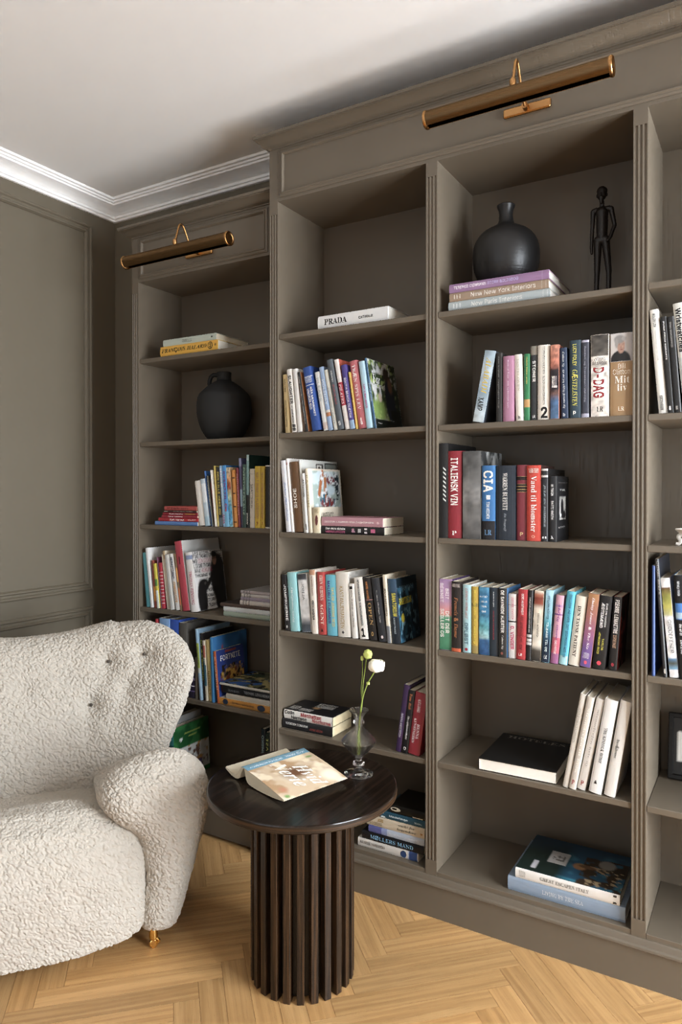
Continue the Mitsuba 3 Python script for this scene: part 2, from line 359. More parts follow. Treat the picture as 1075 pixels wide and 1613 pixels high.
bookcase('bookcase', 'tall brown built-in bookcase of three bays with fluted uprights', [(-.0361, 0), (.5803, .6190), (1.1966, 1.2340), (1.8135, 1.850)], 0., 2.3925, 2.581, [ZA, ZA, ZA], 2.347)
bookcase('bookcase', 'lower narrow brown bookcase recessed beside the panelled wall', [(-.7995, -.7637), (-.074, -.0368)], .054, 2.231, 2.418, [ZD], 2.186)

# ------------------------------------------------------------------ picture lights
def picture_light(label, xc, y0, zc, zplate, L, r=.0245):
    k = thing('picture_light', label, 'wall lamp', None); yc = y0 - .14
    a = np.radians(np.linspace(-62, 242, 30)); outer = [(r * math.cos(t), r * math.sin(t)) for t in a]; inner = [((r - .0015) * math.cos(t), (r - .0015) * math.sin(t)) for t in a[::-1]]
    m = extrude(Polygon(outer + inner), L)      # local: x-y section, z along the lamp
    m.apply_transform(np.array([[0, 0, 1, xc - L / 2], [1, 0, 0, yc], [0, 1, 0, zc], [0, 0, 0, 1.]]))
    part(k, 'shade', ply(m, ts(scene['aged_brass']), smooth=30))
    part(k, 'tube', ply(tube([(xc - L / 2 + .02, yc, zc), (xc + L / 2 - .02, yc, zc)], .009, 12), 'white_glaze', smooth=40))
    for s in (-1, 1):
        c = lathe([(0, -.004), (r * .8, -.004), (r * 1.02, -.0015), (r * 1.07, .001), (r * 1.07, .005), (r * .98, .0075), (r * .8, .007), (r * .7, .0055), (0, .006)], 40)
        R = np.array([[0, 0, s, xc + s * L / 2], [1, 0, 0, yc], [0, s, 0, zc], [0, 0, 0, 1.]]); c.apply_transform(R); c.fix_normals()
        part(k, 'end_cap', ply(c, 'brass', smooth=30))
    part(k, 'wall_plate', ply(cat([cbox(xc - .07, xc + .07, y0 - .012, y0 - .0005, zplate - .013, zplate + .013, .003), tube([(xc, y0 - .01, zplate), (xc, y0 - .03, zplate)], .009, 14)]), 'brass', smooth=30))
    p = curve([(xc, y0 - .03, zplate), (xc, y0 - .05, zplate + .012), (xc, y0 - .060, zc + .050), (xc, y0 - .088, zc + .100), (xc, y0 - .103, zc + .112), (xc, y0 - .117, zc + .102), (xc, y0 - .136, zc + .045)], 30)
    part(k, 'arm', ply(tube(p, .0042, 12), 'brass', smooth=40))
    part(k, 'knuckle', ply(cat([lathe([(0, -.009), (.006, -.009), (.0085, -.005), (.0085, .006), (.005, .010), (0, .010)], 20, (xc, yc, zc + .0345)), trimesh.creation.icosphere(2, .0085)]) if False else lathe([(0, -.012), (.006, -.012), (.0088, -.006), (.0088, .006), (.005, .011), (0, .011)], 20, (xc, yc, zc + .036)), 'brass', smooth=30))
picture_light('brass picture light over the three-bay bookcase, the larger-looking right one', .905, 0., 2.449, 2.473, .515)
picture_light('brass picture light over the recessed narrow bookcase beside the white crown', -.419, .054, 2.2625, 2.295, .525)

BOOKS = [
 ('d3', -0.4401, 0.072, 0.0311, 0.1816, 0.13, -8.4, 'e6e2da', 'white book with blank cream spine', [], [], {}),
 ('d3', -0.4075, 0.068, 0.0255, 0.1893, 0.129, -8.0, 'b9cbd6', 'pale blue and white spine', [], [(0.1, 0.5, 'dfe6ea'), (0.8, 1, '9dbccd')], {}),
 ('d3', -0.3746, 0.068, 0.0057, 0.2229, 0.143, -9.9, '2c5f9e', 'tall thin blue spine', [], [], {}),
 ('d3', -0.3681, 0.065, 0.005, 0.2027, 0.136, -8.2, '4b4a40', 'thin grey patterned spine', [('LOUISE', 'b', 'c9c4b4', 0.1, 0.6, 0.25, 0.75, 'd')], [], {}),
 ('d3', -0.3628, 0.074, 0.0057, 0.1761, 0.111, -7.5, '9c4a3f', 'thin rust red spine', [], [(0.0, 0.5, '8d3a33')], {}),
 ('d3', -0.3563, 0.067, 0.0067, 0.224, 0.155, -6.3, 'dcd6cc', 'thin white spine', [], [], {}),
 ('d3', -0.3489, 0.074, 0.0088, 0.2406, 0.162, -4.9, 'c4ad4c', 'thin mustard yellow spine', [], [(0.9, 1, 'd8c774')], {}),
 ('d3', -0.3389, 0.073, 0.0194, 0.2346, 0.167, -3.8, '2b3236', 'near black spine with small yellow lettering', [('DEN LILLE HEKS OG', 'b', 'c9b24a', 0.08, 0.8, 0.25, 0.75, 'd')], [(0.85, 1, '5b6a74')], {}),
 ('d3', -0.3154, 0.069, 0.0141, 0.2403, 0.161, -4.7, '8fbbe0', 'light blue spine', [('MADAM', 'b', 'f0e8e8', 0.05, 0.35, 0.25, 0.75, 'd'), ('SAGA', 'b', 'b04a6a', 0.8, 0.95, 0.25, 0.75, 'd')], [(0.3, 0.55, 'a9cdea')], {}),
 ('d3', -0.3007, 0.066, 0.0191, 0.2407, 0.167, -4.1, '3a8fd0', 'bright blue spine with purple title', [('EVENTYR', 'b', '7a3f8c', 0.1, 0.55, 0.25, 0.75, 'd'), ('Os', 'b', 'c23e55', 0.62, 0.75, 0.25, 0.75, 'd')], [(0.75, 1, '6db4dc')], {'cover': '2e6fa8'}),
 ('d3', -0.281, 0.067, 0.019, 0.2324, 0.159, -4.1, 'c9a77a', 'multicoloured spine with painted figures', [], [], {'stops': [(0, 'e8dcc0'), (0.2, 'c98f5a'), (0.33, '8f2e2a'), (0.45, 'b7c09a'), (0.65, '5aa0b8'), (0.85, '3a86b5'), (1, '7ac0d8')], 'mott': (140, 2.2, 6)}),
 ('d3', -0.2564, 0.066, 0.0127, 0.2222, 0.159, -3.7, 'c9832f', 'orange spine crossed by dark bands', [], [(0.13, 0.15, '3a2412'), (0.4, 0.42, '3a2412'), (0.63, 0.65, '3a2412'), (0.9, 0.92, '3a2412')], {}),
 ('d3', -0.2425, 0.073, 0.0105, 0.2305, 0.16, -3.0, '7d2f3c', 'maroon spine', [('PRINSESSEN OG', 'b', 'c98a8a', 0.1, 0.8, 0.25, 0.75, 'd')], [], {}),
 ('d3', -0.2287, 0.073, 0.0121, 0.267, 0.176, -2.7, '55567c', 'tall dusky violet spine', [], [(0.0, 0.12, '8a8fb4'), (0.45, 0.7, '8fb0c4'), (0.7, 1, '3f4360')], {}),
 ('d3', -0.2155, 0.065, 0.0164, 0.2424, 0.172, 0.0, '39544c', 'dark green patterned spine', [('EVENTYR FRA ALLE', 'b', '8fa89a', 0.05, 0.8, 0.25, 0.75, 'd')], [(0.8, 1, '2c4540')], {}),
 ('d3', -0.1969, 0.065, 0.012, 0.2786, 0.194, 0.0, '7fa9ad', 'tallest spine, pale teal over black', [('BOGEN', 'b', 'd8d8d0', 0.8, 0.95, 0.25, 0.75, 'd')], [(0.55, 1, '15181a'), (0, 0.08, 'a8c4c4')], {'cover': '1d3a36'}),
 ('d3', -0.1839, 0.069, 0.0227, 0.2255, 0.153, 0.0, 'cfc8ba', 'cream spine with thin dark capitals', [('SKATTEØEN', 'r', '2b2822', 0.26, 0.66, 0.3, 0.75, 'd')], [(0.09, 0.095, '8f887a'), (0.82, 0.825, '8f887a')], {}),
 ('d3', -0.158, 0.068, 0.0256, 0.2349, 0.154, 0.0, 'd3b21c', 'broad yellow spine with pinkish title strip', [('WALT DISNEYS KLASSIKERE', 'b', 'a8785a', 0.1, 0.85, 0.25, 0.75, 'd'), ('7', 'b', '8a3a20', 0.9, 0.96, 0.35, 0.65, 'h')], [], {}),
 ('d3', -0.1303, 0.068, 0.0169, 0.2344, 0.165, 0.0, 'cfae1e', 'narrower yellow spine with pinkish title strip', [('WALT DISNEYS KLASSIKERE', 'b', 'a8785a', 0.1, 0.85, 0.25, 0.75, 'd'), ('7', 'b', '8a3a20', 0.9, 0.96, 0.35, 0.65, 'h')], [], {}),
 ('d3', -0.1107, 0.071, 0.021, 0.2374, 0.154, 0.0, '2a2824', 'black spine in a white slip frame', [], [(0, 0.02, 'e6e0d4'), (0.98, 1, 'e6e0d4')], {'edge': 'e6e0d4'}),
 ('d4', -0.7364, 0.07, 0.023, 0.2291, 0.155, -6.1, '4f9aa3', 'teal spine', [], [], {}),
 ('d4', -0.7083, 0.066, 0.017, 0.251, 0.24, -7.2, 'e2e2e0', 'tall white spine', [], [], {}),
 ('d4', -0.6874, 0.068, 0.0124, 0.1992, 0.141, -5.6, '8a3d2c', 'thin maroon and orange spine', [], [(0.55, 0.85, 'd08a2c')], {}),
 ('d4', -0.6698, 0.065, 0.0152, 0.187, 0.127, -7.1, 'c6b72e', 'thin yellow and lime spine', [], [(0.6, 1, 'd8dccc'), (0.35, 0.5, '5f8a3c')], {}),
 ('d4', -0.6537, 0.071, 0.0051, 0.2144, 0.136, -6.7, '6a3550', 'thin purple spine', [], [], {}),
 ('d4', -0.6479, 0.071, 0.0194, 0.1906, 0.121, -5.8, 'b3283c', 'red spine with white dots', [], [(0.2, 0.215, 'e8d8d8'), (0.275, 0.29, 'e8d8d8'), (0.35, 0.365, 'e8d8d8'), (0.425, 0.43999999999999995, 'e8d8d8'), (0.5, 0.515, 'e8d8d8'), (0.575, 0.59, 'e8d8d8'), (0.6499999999999999, 0.6649999999999999, 'e8d8d8'), (0.7250000000000001, 0.74, 'e8d8d8'), (0.8, 0.815, 'e8d8d8'), (0.875, 0.8899999999999999, 'e8d8d8')], {}),
 ('d4', -0.6199, 0.072, 0.0088, 0.2267, 0.152, -8.1, 'cfc4b0', 'narrow cream spine', [], [], {}),
 ('d4', -0.6096, 0.071, 0.014, 0.2423, 0.163, -8.4, 'd3c9b4', 'taller cream spine with tan top', [], [(0, 0.14, 'b59c78')], {}),
 ('d4', -0.594, 0.065, 0.0197, 0.2272, 0.156, -8.2, 'c2c1bb', 'plain grey spine', [], [], {}),
 ('d4', -0.5667, 0.069, 0.0245, 0.2326, 0.163, -9.9, 'e2e1de', 'white spine with navy and orange capitals', [('SEBASTIANS', 'b', '20284c', 0.06, 0.44, 0.2, 0.75, 'd'), ('ONKOLOGI', 'b', 'c98a2c', 0.5, 0.86, 0.2, 0.75, 'd')], [], {}),
 ('d4', -0.541, 0.067, 0.009, 0.2352, 0.164, -9.0, '6b5638', 'thin dark spine with orange marks', [], [(0.25, 0.5, 'c98a3c'), (0.6, 0.9, 'b05a2c')], {}),
 ('d4', -0.5291, 0.069, 0.0381, 0.2852, 0.23, -9.5, 'b23a49', 'broad red hardback', [('—', 'b', '2a1416', 0.22, 0.33, 0.35, 0.65, 'd')], [], {'cover': 'bdbcb8'}),
 ('d4', -0.4836, 0.069, 0.0364, 0.2409, 0.185, -7.8, 'e6e3e0', 'white biography with handwritten cover lettering', [('THOMAS WINDING', 'i', 'b8566a', 0.32, 0.88, 0.3, 0.75, 'd')], [(0.05, 0.12, '8a9ac0')], {'cover': 'e6e3e0', 'art': 'winding'}),
 ('d5', -0.678, 0.07, 0.0155, 0.3031, 0.22, -1.5, 'b03038', 'tall red book behind the armchair back', [], [], {}),
 ('d5', -0.6611, 0.069, 0.055, 0.3099, 0.21, 0.0, '7fa8d8', 'tall light blue book behind the armchair', [], [], {}),
 ('d5', -0.6049, 0.074, 0.0489, 0.3091, 0.21, 0.0, '2c56b8', 'tall blue book behind the armchair', [], [], {}),
 ('d5', -0.5547, 0.073, 0.042, 0.2991, 0.21, 0.0, '5a5650', 'grey book behind the armchair', [], [], {}),
 ('d5', -0.5067, 0.075, 0.0376, 0.1028, 0.072, 0.0, '2a2436', 'low dark book with violet and white specks', [], [(0.2, 0.3, '8a7f9a'), (0.5, 0.55, 'c9c4cc'), (0.7, 0.75, '6a5a8a')], {}),
 ('d5', -0.4678, 0.074, 0.0156, 0.1664, 0.123, 0.0, '7f786c', 'grey brown spine', [], [], {}),
 ('d5', -0.4374, 0.068, 0.0137, 0.2843, 0.2, -5.0, '9fc3de', 'tall pale blue spine with lime block', [('DYRENES', 'b', '6a7a50', 0.25, 0.5, 0.25, 0.75, 'd')], [(0.2, 0.55, 'a9b84c'), (0.55, 0.62, 'dfe4d8')], {'cover': '7fa0b8'}),
 ('d5', -0.423, 0.075, 0.0112, 0.2672, 0.2, -4.0, '241f1e', 'black spine between pale blue and cream books', [('KLASSIKER', 'b', 'a8b03c', 0.1, 0.7, 0.25, 0.75, 'd')], [], {'cover': '1b1718'}),
 ('d5', -0.4106, 0.072, 0.0123, 0.2397, 0.161, -4.1, 'cfc6b0', 'cream spine with teal lettering', [('DE BEDSTE', 'b', '2c6a78', 0.3, 0.75, 0.25, 0.75, 'd')], [(0.08, 0.28, 'a8604f'), (0.4, 0.75, '3a5f70')], {}),
 ('d5', -0.3953, 0.076, 0.0164, 0.2436, 0.165, -3.8, 'd8c47c', 'pale yellow spine', [('GODNAT', 'b', '8a6a2a', 0.5, 0.9, 0.25, 0.75, 'd')], [], {}),
 ('d5', -0.3771, 0.071, 0.014, 0.2571, 0.215, -2.1, '2f80b8', 'large blue book', [], [], {'cover': '1e5a90', 'art': 'bluecov'}),
 ('d5', -0.3481, 0.071, 0.0137, 0.2044, 0.17, -6.1, 'c9622e', 'orange red spine with pale capitals', [('ALT OM SPILLET', 'b', 'e8d0b8', 0.1, 0.75, 0.25, 0.75, 'd')], [], {'cover': '263a8c', 'art': 'fort'}),
 ('a2', 0.0187, 0.019, 0.0218, 0.2118, 0.147, -3.1, 'cdb37a', 'tan paperback spine', [('NICOLE KRAUSS', 'b', '6a5a3a', 0.08, 0.3, 0.3, 0.6, 'd'), ('KÆRLIGHEDENS HISTORIE', 'b', '7a6840', 0.45, 0.9, 0.3, 0.6, 'd')], [], {}),
 ('a2', 0.0522, 0.014, 0.0221, 0.2286, 0.164, -6.1, 'e8e4dc', 'white paperback with tall black capitals', [('SLAUGHTER', 'b', '191617', 0.1, 0.55, 0.25, 0.8, 'd'), ('ET SANDHEDENS', 'b', '2a2625', 0.58, 0.86, 0.35, 0.65, 'd'), ('##', 'b', '1a1616', 0.87, 0.98, 0.2, 0.9, 'd')], [], {}),
 ('a2', 0.0769, 0.013, 0.0202, 0.2273, 0.164, -5.8, 'd9d6d0', 'plain white paperback spine', [], [], {}),
 ('a2', 0.1117, 0.012, 0.0124, 0.216, 0.153, -9.5, '272a2c', 'black spine with thin white title', [('JENS CHRISTIAN GRØNDAHL', 'b', 'c8c4bc', 0.06, 0.88, 0.3, 0.55, 'd')], [], {'cover': 'b5733f'}),
 ('a2', 0.1408, 0.012, 0.0349, 0.2294, 0.154, -10.5, '234a94', 'broad blue spine with white lettering', [('NÅR MENNESKET', 'b', 'f0eeee', 0.32, 0.78, 0.55, 0.85, 'd'), ('UNDRER SIG', 'b', 'f0eeee', 0.34, 0.66, 0.15, 0.45, 'd'), ('ANDERS ANDERSEN', 'b', 'c8d0e8', 0.16, 0.25, 0.1, 0.9, 'h')], [(0.145, 0.155, 'e8e8f0'), (0.28, 0.29, 'e8e8f0')], {'cover': '1b3a78'}),
 ('a2', 0.1836, 0.018, 0.0196, 0.2107, 0.15, -10.3, 'dfe0dc', 'white spine with pale print', [('PLEASE', 'b', 'b8c0c0', 0.1, 0.5, 0.25, 0.75, 'd')], [(0.86, 0.97, 'd8c4b8')], {}),
 ('a2', 0.2045, 0.016, 0.019, 0.2265, 0.147, -10.1, '93add0', 'light blue spine', [('HOLIDAY', 'b', 'd8e0ec', 0.2, 0.6, 0.25, 0.75, 'd')], [(0.68, 0.72, 'd8d4cc'), (0.72, 0.78, 'b87a50')], {}),
 ('a2', 0.2282, 0.015, 0.0152, 0.2151, 0.141, -11.1, 'dcdcd0', 'off white spine with faint print', [('LEVENDE LIGHT', 'b', '9aa0a8', 0.3, 0.9, 0.35, 0.65, 'd')], [], {}),
 ('a2', 0.2466, 0.012, 0.0232, 0.2484, 0.17, -11.1, '555c62', 'slate grey spine', [('KAREN BLIXEN', 'b', 'd0d0d0', 0.16, 0.32, 0.4, 0.65, 'd'), ('ET LIV TIL SALG', 'b', 'b05058', 0.36, 0.64, 0.35, 0.65, 'd'), ('§', 'b', 'c8c8c8', 0.88, 0.94, 0.3, 0.7, 'h')], [], {}),
 ('a2', 0.2745, 0.014, 0.0179, 0.247, 0.175, -10.8, 'e6e0da', 'white spine with a red middle block', [('PILATES', 'i', 'f4eeee', 0.35, 0.64, 0.2, 0.8, 'd')], [(0.33, 0.66, 'a8283a')], {'cover': 'b0503c'}),
 ('a2', 0.2937, 0.012, 0.0201, 0.224, 0.151, -9.6, '46397f', 'violet spine with white capitals', [('SOUTH BEACH DIÆTEN', 'b', 'e0dcec', 0.2, 0.82, 0.3, 0.75, 'd')], [(0.86, 1, '8aa4c0')], {}),
 ('a2', 0.315, 0.013, 0.0073, 0.1983, 0.125, -8.6, 'b8973c', 'thin golden spine', [('KOST OG MOTION', 'b', '7a2f2c', 0.1, 0.9, 0.25, 0.75, 'd')], [], {}),
 ('a2', 0.3257, 0.019, 0.0291, 0.2355, 0.157, -9.4, 'c0656c', 'broad pink spine with large white serif title', [('TRÆN SPIS LEV', 's', 'f4e6e2', 0.06, 0.72, 0.25, 0.72, 'd'), ('&', 'b', 'f4e6e2', 0.84, 0.94, 0.35, 0.65, 'h')], [], {}),
 ('a2', 0.3571, 0.015, 0.0223, 0.23, 0.164, -8.0, 'a9cede', 'pale blue spine with magenta title', [('LIV I BALANCE', 'b', 'b03a78', 0.35, 0.7, 0.35, 0.65, 'd')], [], {}),
 ('a2', 0.3853, 0.017, 0.0085, 0.2411, 0.205, -9.3, '2f5878', 'dark blue spine with photographic front cover', [('Far for evigt', 'b', 'e8ecf0', 0.36, 0.62, 0.3, 0.7, 'd')], [], {'cover': 'e8e8e6', 'art': 'far'}),
 ('a3', 0.0263, 0.014, 0.022, 0.2589, 0.2, -5.7, 'dde0e6', 'white spine with pale blue script', [('Babys fødselsbog', 'i', '8a9ac4', 0.3, 0.85, 0.3, 0.75, 'd')], [], {}),
 ('a3', 0.0489, 0.015, 0.0107, 0.2662, 0.187, -5.6, 'e4e0da', 'taller white spine', [('•', 'b', 'b0605a', 0.05, 0.09, 0.3, 0.7, 'h')], [], {}),
 ('a3', 0.0615, 0.018, 0.0344, 0.2527, 0.174, -5.1, '6a4a2c', 'brown spine with bold white title reading upward', [('SHOE', 'b', 'f4eee4', 0.38, 0.66, 0.2, 0.6, 'u')], [], {'cover': 'c09a6a'}),
 ('a3', 0.1007, 0.017, 0.0092, 0.2602, 0.25, -5.2, 'cfcfc8', 'tall pale grey spine', [('GALLERIET', 'b', '9a9a94', 0.4, 0.7, 0.25, 0.75, 'd')], [], {'cover': 'cdcdc6', 'art': 'grid'}),
 ('a3', 0.1112, 0.011, 0.0121, 0.2111, 0.148, -4.4, 'e4e4e2', 'thin white spine with black capitals', [('ATTITUDE', 'b', '1a1a1a', 0.1, 0.4, 0.25, 0.75, 'd'), ('ART', 'b', '1a1a1a', 0.85, 0.95, 0.25, 0.75, 'd')], [(-0.01, 0.0, '111')], {}),
 ('a3', 0.1273, 0.012, 0.0131, 0.228, 0.22, -4.8, 'e2d6bc', 'cream book with patterned fashion photograph', [('FASHION', 'b', 'a89868', 0.1, 0.6, 0.25, 0.75, 'd')], [], {'cover': 'e6dcc8', 'art': 'fashion'}),
 ('a4', 0.0225, 0.013, 0.0211, 0.2021, 0.132, -5.0, '1d1c1e', 'black spine with white capitals', [('JOMFRUERNE', 'b', 'e4e0dc', 0.18, 0.82, 0.4, 0.85, 'd'), ('*', 'b', 'c8c4c0', 0.9, 0.96, 0.35, 0.65, 'h')], [], {}),
 ('a4', 0.0456, 0.013, 0.0368, 0.2111, 0.135, -4.4, '8cc4c6', 'turquoise spine with faint white title', [('Kærlighedens Katalog', 'i', 'dcecec', 0.25, 0.85, 0.35, 0.65, 'd')], [], {}),
 ('a4', 0.0929, 0.019, 0.0396, 0.2075, 0.143, -6.2, 'dcdad8', 'white spine with thin capitals over a mountain', [('JONJA', 'r', '4a4a50', 0.15, 0.45, 0.4, 0.65, 'd')], [], {'stops': [(0, '3a3b40'), (0.09, '4a4b50'), (0.11, 'dcdad8'), (0.74, 'dcdad8'), (0.84, '6a6c70'), (0.88, '40444a'), (1, '55606c')], 'mott': (70, 0.9, 2)}),
 ('a4', 0.1375, 0.014, 0.0243, 0.2249, 0.15, -3.6, 'e0d6c8', 'cream spine with black title', [('GODE NABOER', 'b', '1d1a18', 0.48, 0.78, 0.3, 0.7, 'd'), ('SOMMER NIGHT', 'b', '8a6a5a', 0.1, 0.4, 0.4, 0.6, 'd')], [(0, 0.08, 'b98a6c')], {}),
 ('a4', 0.1643, 0.017, 0.0311, 0.219, 0.147, -2.3, 'b33a34', 'red spine with pale serif title', [('EBEN ALBINUS', 's', 'f0d8c8', 0.05, 0.45, 0.35, 0.8, 'd'), ('AGENT', 's', 'f0d8c8', 0.5, 0.84, 0.35, 0.75, 'd'), ('▲', 'b', '2a1414', 0.9, 0.95, 0.35, 0.65, 'h')], [], {'cover': 'a8322e'}),
 ('a4', 0.1977, 0.019, 0.0427, 0.2111, 0.149, -2.2, '5fb4c8', 'turquoise blue spine with purple capitals', [('MALIBU I FLAMMER', 'b', '3a3f8a', 0.1, 0.8, 0.2, 0.45, 'd'), ('TAYLOR JENKINS REID', 'b', 'd8c47c', 0.2, 0.85, 0.55, 0.8, 'd')], [], {'cover': '3f9ab8'}),
 ('a4', 0.2438, 0.017, 0.0488, 0.2236, 0.15, -2.9, 'd6d0c4', 'broad off white spine with ochre capitals', [('KASTANJEMANDEN', 'r', 'a88848', 0.22, 0.86, 0.3, 0.6, 'd'), ('◆', 'b', '3a3836', 0.9, 0.95, 0.35, 0.55, 'h')], [], {'cover': 'd2cdc4'}),
 ('a4', 0.2986, 0.018, 0.0223, 0.1866, 0.124, -4.7, 'e0dcd4', 'short narrow white spine', [('Min Kamp og Søvn', 'b', '8a847c', 0.12, 0.8, 0.35, 0.65, 'd'), ('■', 'b', '1a1a1a', 0.05, 0.1, 0.2, 0.7, 'h')], [], {}),
 ('a4', 0.3291, 0.019, 0.0339, 0.2096, 0.137, -7.0, 'e8e4dc', 'white spine marked with a large numeral one', [('PETER ØVIG KNUDSEN  BLEKINGEGADEBANDEN', 'b', '2a2826', 0.04, 0.78, 0.35, 0.6, 'd'), ('1', 'b', '151515', 0.82, 0.96, 0.3, 0.7, 'h')], [], {'cover': '23222a'}),
 ('a4', 0.3676, 0.018, 0.0289, 0.2108, 0.143, -7.5, '221e1c', 'dark spine with gold serif title', [('OPEN', 's', 'b08a50', 0.4, 0.76, 0.3, 0.75, 'd'), ('ANDRE AGASSI', 'b', 'c07a3c', 0.06, 0.34, 0.3, 0.6, 'd'), ('o', 'b', 'b08a50', 0.86, 0.93, 0.35, 0.65, 'h')], [(0.35, 0.36, 'c88')], {}),
 ('a4', 0.4052, 0.014, 0.0304, 0.2125, 0.145, -8.5, '2a2c31', 'charcoal spine with tiny white title', [('E L James  Fifty Shades  Fanget', 'r', 'd8d4d0', 0.2, 0.7, 0.4, 0.62, 'd'), ('•', 'b', 'e0d0d0', 0.9, 0.95, 0.35, 0.65, 'h')], [], {}),
 ('a4', 0.437, 0.011, 0.0136, 0.2255, 0.153, -4.9, 'd4c8b0', 'cream spine with dark smudges', [('SVANEDØD', 'b', '6a6258', 0.2, 0.6, 0.25, 0.75, 'd')], [(0.75, 1, '6a6c70')], {}),
 ('a4', 0.4523, 0.016, 0.0326, 0.2124, 0.155, -5.0, '25384a', 'dark blue thriller with yellow title on spine and cover', [('SANATORIUM', 'b', 'd8c81c', 0.22, 0.58, 0.4, 0.85, 'd'), ('SARAH PEARSE', 'b', '9aa8b0', 0.6, 0.85, 0.4, 0.6, 'd')], [(0, 0.2, '2c4860'), (0.6, 1, '16222c')], {'cover': '16303c', 'art': 'sanat'}),
 ('a5', np.float64(0.464), 0.018, 0.02, 0.2248, 0.152, 7.9, '38224a', 'dark purple spine leaning right, white title', [('ANKLAGEREN', 'r', 'e0d8e4', 0.42, 0.78, 0.25, 0.65, 'd')], [], {}),
 ('a5', np.float64(0.4864), 0.016, 0.022, 0.2095, 0.133, 7.4, '17171a', 'black spine leaning right, orange and white script', [('Tom Rob', 'i', 'b86a3a', 0.05, 0.3, 0.3, 0.75, 'd'), ('De Afhjemsøgte', 'i', 'e0dcd8', 0.4, 0.78, 0.3, 0.7, 'd'), ('O', 'b', 'f0ece8', 0.9, 0.95, 0.3, 0.7, 'h')], [], {}),
 ('a5', np.float64(0.5102), 0.016, 0.0411, 0.2055, 0.14, 7.9, '8f2430', 'dark red spine leaning right, white title', [('ALEX DAHL', 's', 'e8d8d8', 0.1, 0.32, 0.35, 0.6, 'd'), ('HENNA', 's', 'e8dcdc', 0.5, 0.74, 0.5, 0.75, 'd'), ('KUNSTNEREN', 's', 'e8dcdc', 0.42, 0.82, 0.2, 0.42, 'd')], [], {}),
 ('b2', 0.7316, 0.014, 0.0353, 0.2193, 0.154, 10.4, 'a9bcc6', 'pale blue spine leaning right, yellow scribble lettering', [('ALABADI', 'i', 'd0b03c', 0.1, 0.6, 0.3, 0.8, 'd'), ('KAMP', 'b', '2a2c30', 0.66, 0.84, 0.2, 0.7, 'd')], [], {'stops': [(0, '98aebb'), (0.3, 'b4c4cc'), (0.6, '8fa4b2'), (0.8, 'a8b8c0'), (1, 'c4d0d4')], 'mott': (60, 0.8, 2), 'cover': '3a3f48'}),
 ('b2', 0.8062, 0.013, 0.0194, 0.2085, 0.143, 0.0, '2c2a28', 'near black spine with faint grey title', [('Aase Schmidt  Englefuglens Flugt', 'r', '8a8884', 0.05, 0.8, 0.3, 0.55, 'd')], [], {}),
 ('b2', 0.8286, 0.011, 0.0333, 0.1963, 0.136, 0.0, 'a9748f', 'mauve pink spine', [('Svend Åge  Mit lysende hav', 'b', 'd8b8cc', 0.06, 0.8, 0.4, 0.6, 'd')], [], {}),
 ('b2', 0.8673, 0.015, 0.0221, 0.1987, 0.136, -1.5, 'e4dcd0', 'cream spine with faint grey serif title', [('JANTELOVEN', 's', 'b8ac9c', 0.06, 0.55, 0.3, 0.65, 'd'), ('h', 'b', '3a3430', 0.92, 0.97, 0.35, 0.6, 'h')], [], {}),
 ('b2', 0.8908, 0.018, 0.0172, 0.1985, 0.129, 0.0, '2f8050', 'green spine with a peach shape', [('Helene Emma Larsen', 'b', 'd0c060', 0.05, 0.45, 0.4, 0.65, 'd')], [(0.68, 0.8, 'c89a5c')], {}),
 ('b2', 0.9104, 0.018, 0.0203, 0.2192, 0.154, 0.0, '343638', 'charcoal spine with bold white capitals', [('STONER', 'b', 'f0ece6', 0.2, 0.48, 0.3, 0.75, 'd'), ('LR', 'b', 'e0dcd8', 0.93, 0.97, 0.3, 0.7, 'h')], [(0, 0.12, '8a8478')], {}),
 ('b2', 0.933, 0.013, 0.034, 0.2186, 0.144, 0.0, 'e9e2d6', 'white spine marked with a large numeral two', [('PETER ØVIG KNUDSEN  BLEKINGEGADEBANDEN', 'r', '2a2826', 0.03, 0.8, 0.45, 0.65, 'd'), ('2', 'b', '171515', 0.83, 0.98, 0.3, 0.85, 'h')], [], {}),
 ('b2', 0.9707, 0.009, 0.0252, 0.2151, 0.141, 0.0, 'b8725c', 'salmon spine darkening to blue patterned foot', [('BILL', 'b', 'e8e0dc', 0.42, 0.58, 0.2, 0.8, 'h')], [], {'stops': [(0, 'c8866c'), (0.28, 'b46a54'), (0.34, '2a2126'), (0.6, '2c2328'), (0.66, '6a4a40'), (0.76, '3d5c80'), (1, '4a6c90')], 'mott': (110, 1.6, 8)}),
 ('b2', 1.0015, 0.011, 0.0206, 0.204, 0.129, -1.4, '24344e', 'navy spine with white script', [('Colleen Ng  Alt det jeg aldrig fortalte dig', 'i', 'dcdce0', 0.06, 0.86, 0.3, 0.65, 'd'), ('b', 'b', 'c8ccd8', 0.92, 0.97, 0.3, 0.6, 'h')], [], {}),
 ('b2', 1.0248, 0.01, 0.0316, 0.2217, 0.158, 0.0, '2c3e4a', 'dark blue green spine with yellow brush lettering', [('LUCY FOLEY', 'b', 'd8cc4c', 0.05, 0.33, 0.3, 0.65, 'd'), ('GÆSTELISTEN', 'i', 'd8cc4c', 0.38, 0.85, 0.25, 0.75, 'd'), ('p', 'b', 'e8e8e0', 0.91, 0.96, 0.35, 0.6, 'h')], [], {}),
 ('b2', 1.0577, 0.011, 0.0215, 0.2196, 0.153, 0.0, '3a3c48', 'dark slate spine with pale rounded border', [('Duetten og Trekanten i Venedig', 'r', 'b8b8c4', 0.08, 0.8, 0.35, 0.6, 'd')], [(0, 0.03, 'a8a8bc'), (0.95, 1, 'a8a8bc')], {}),
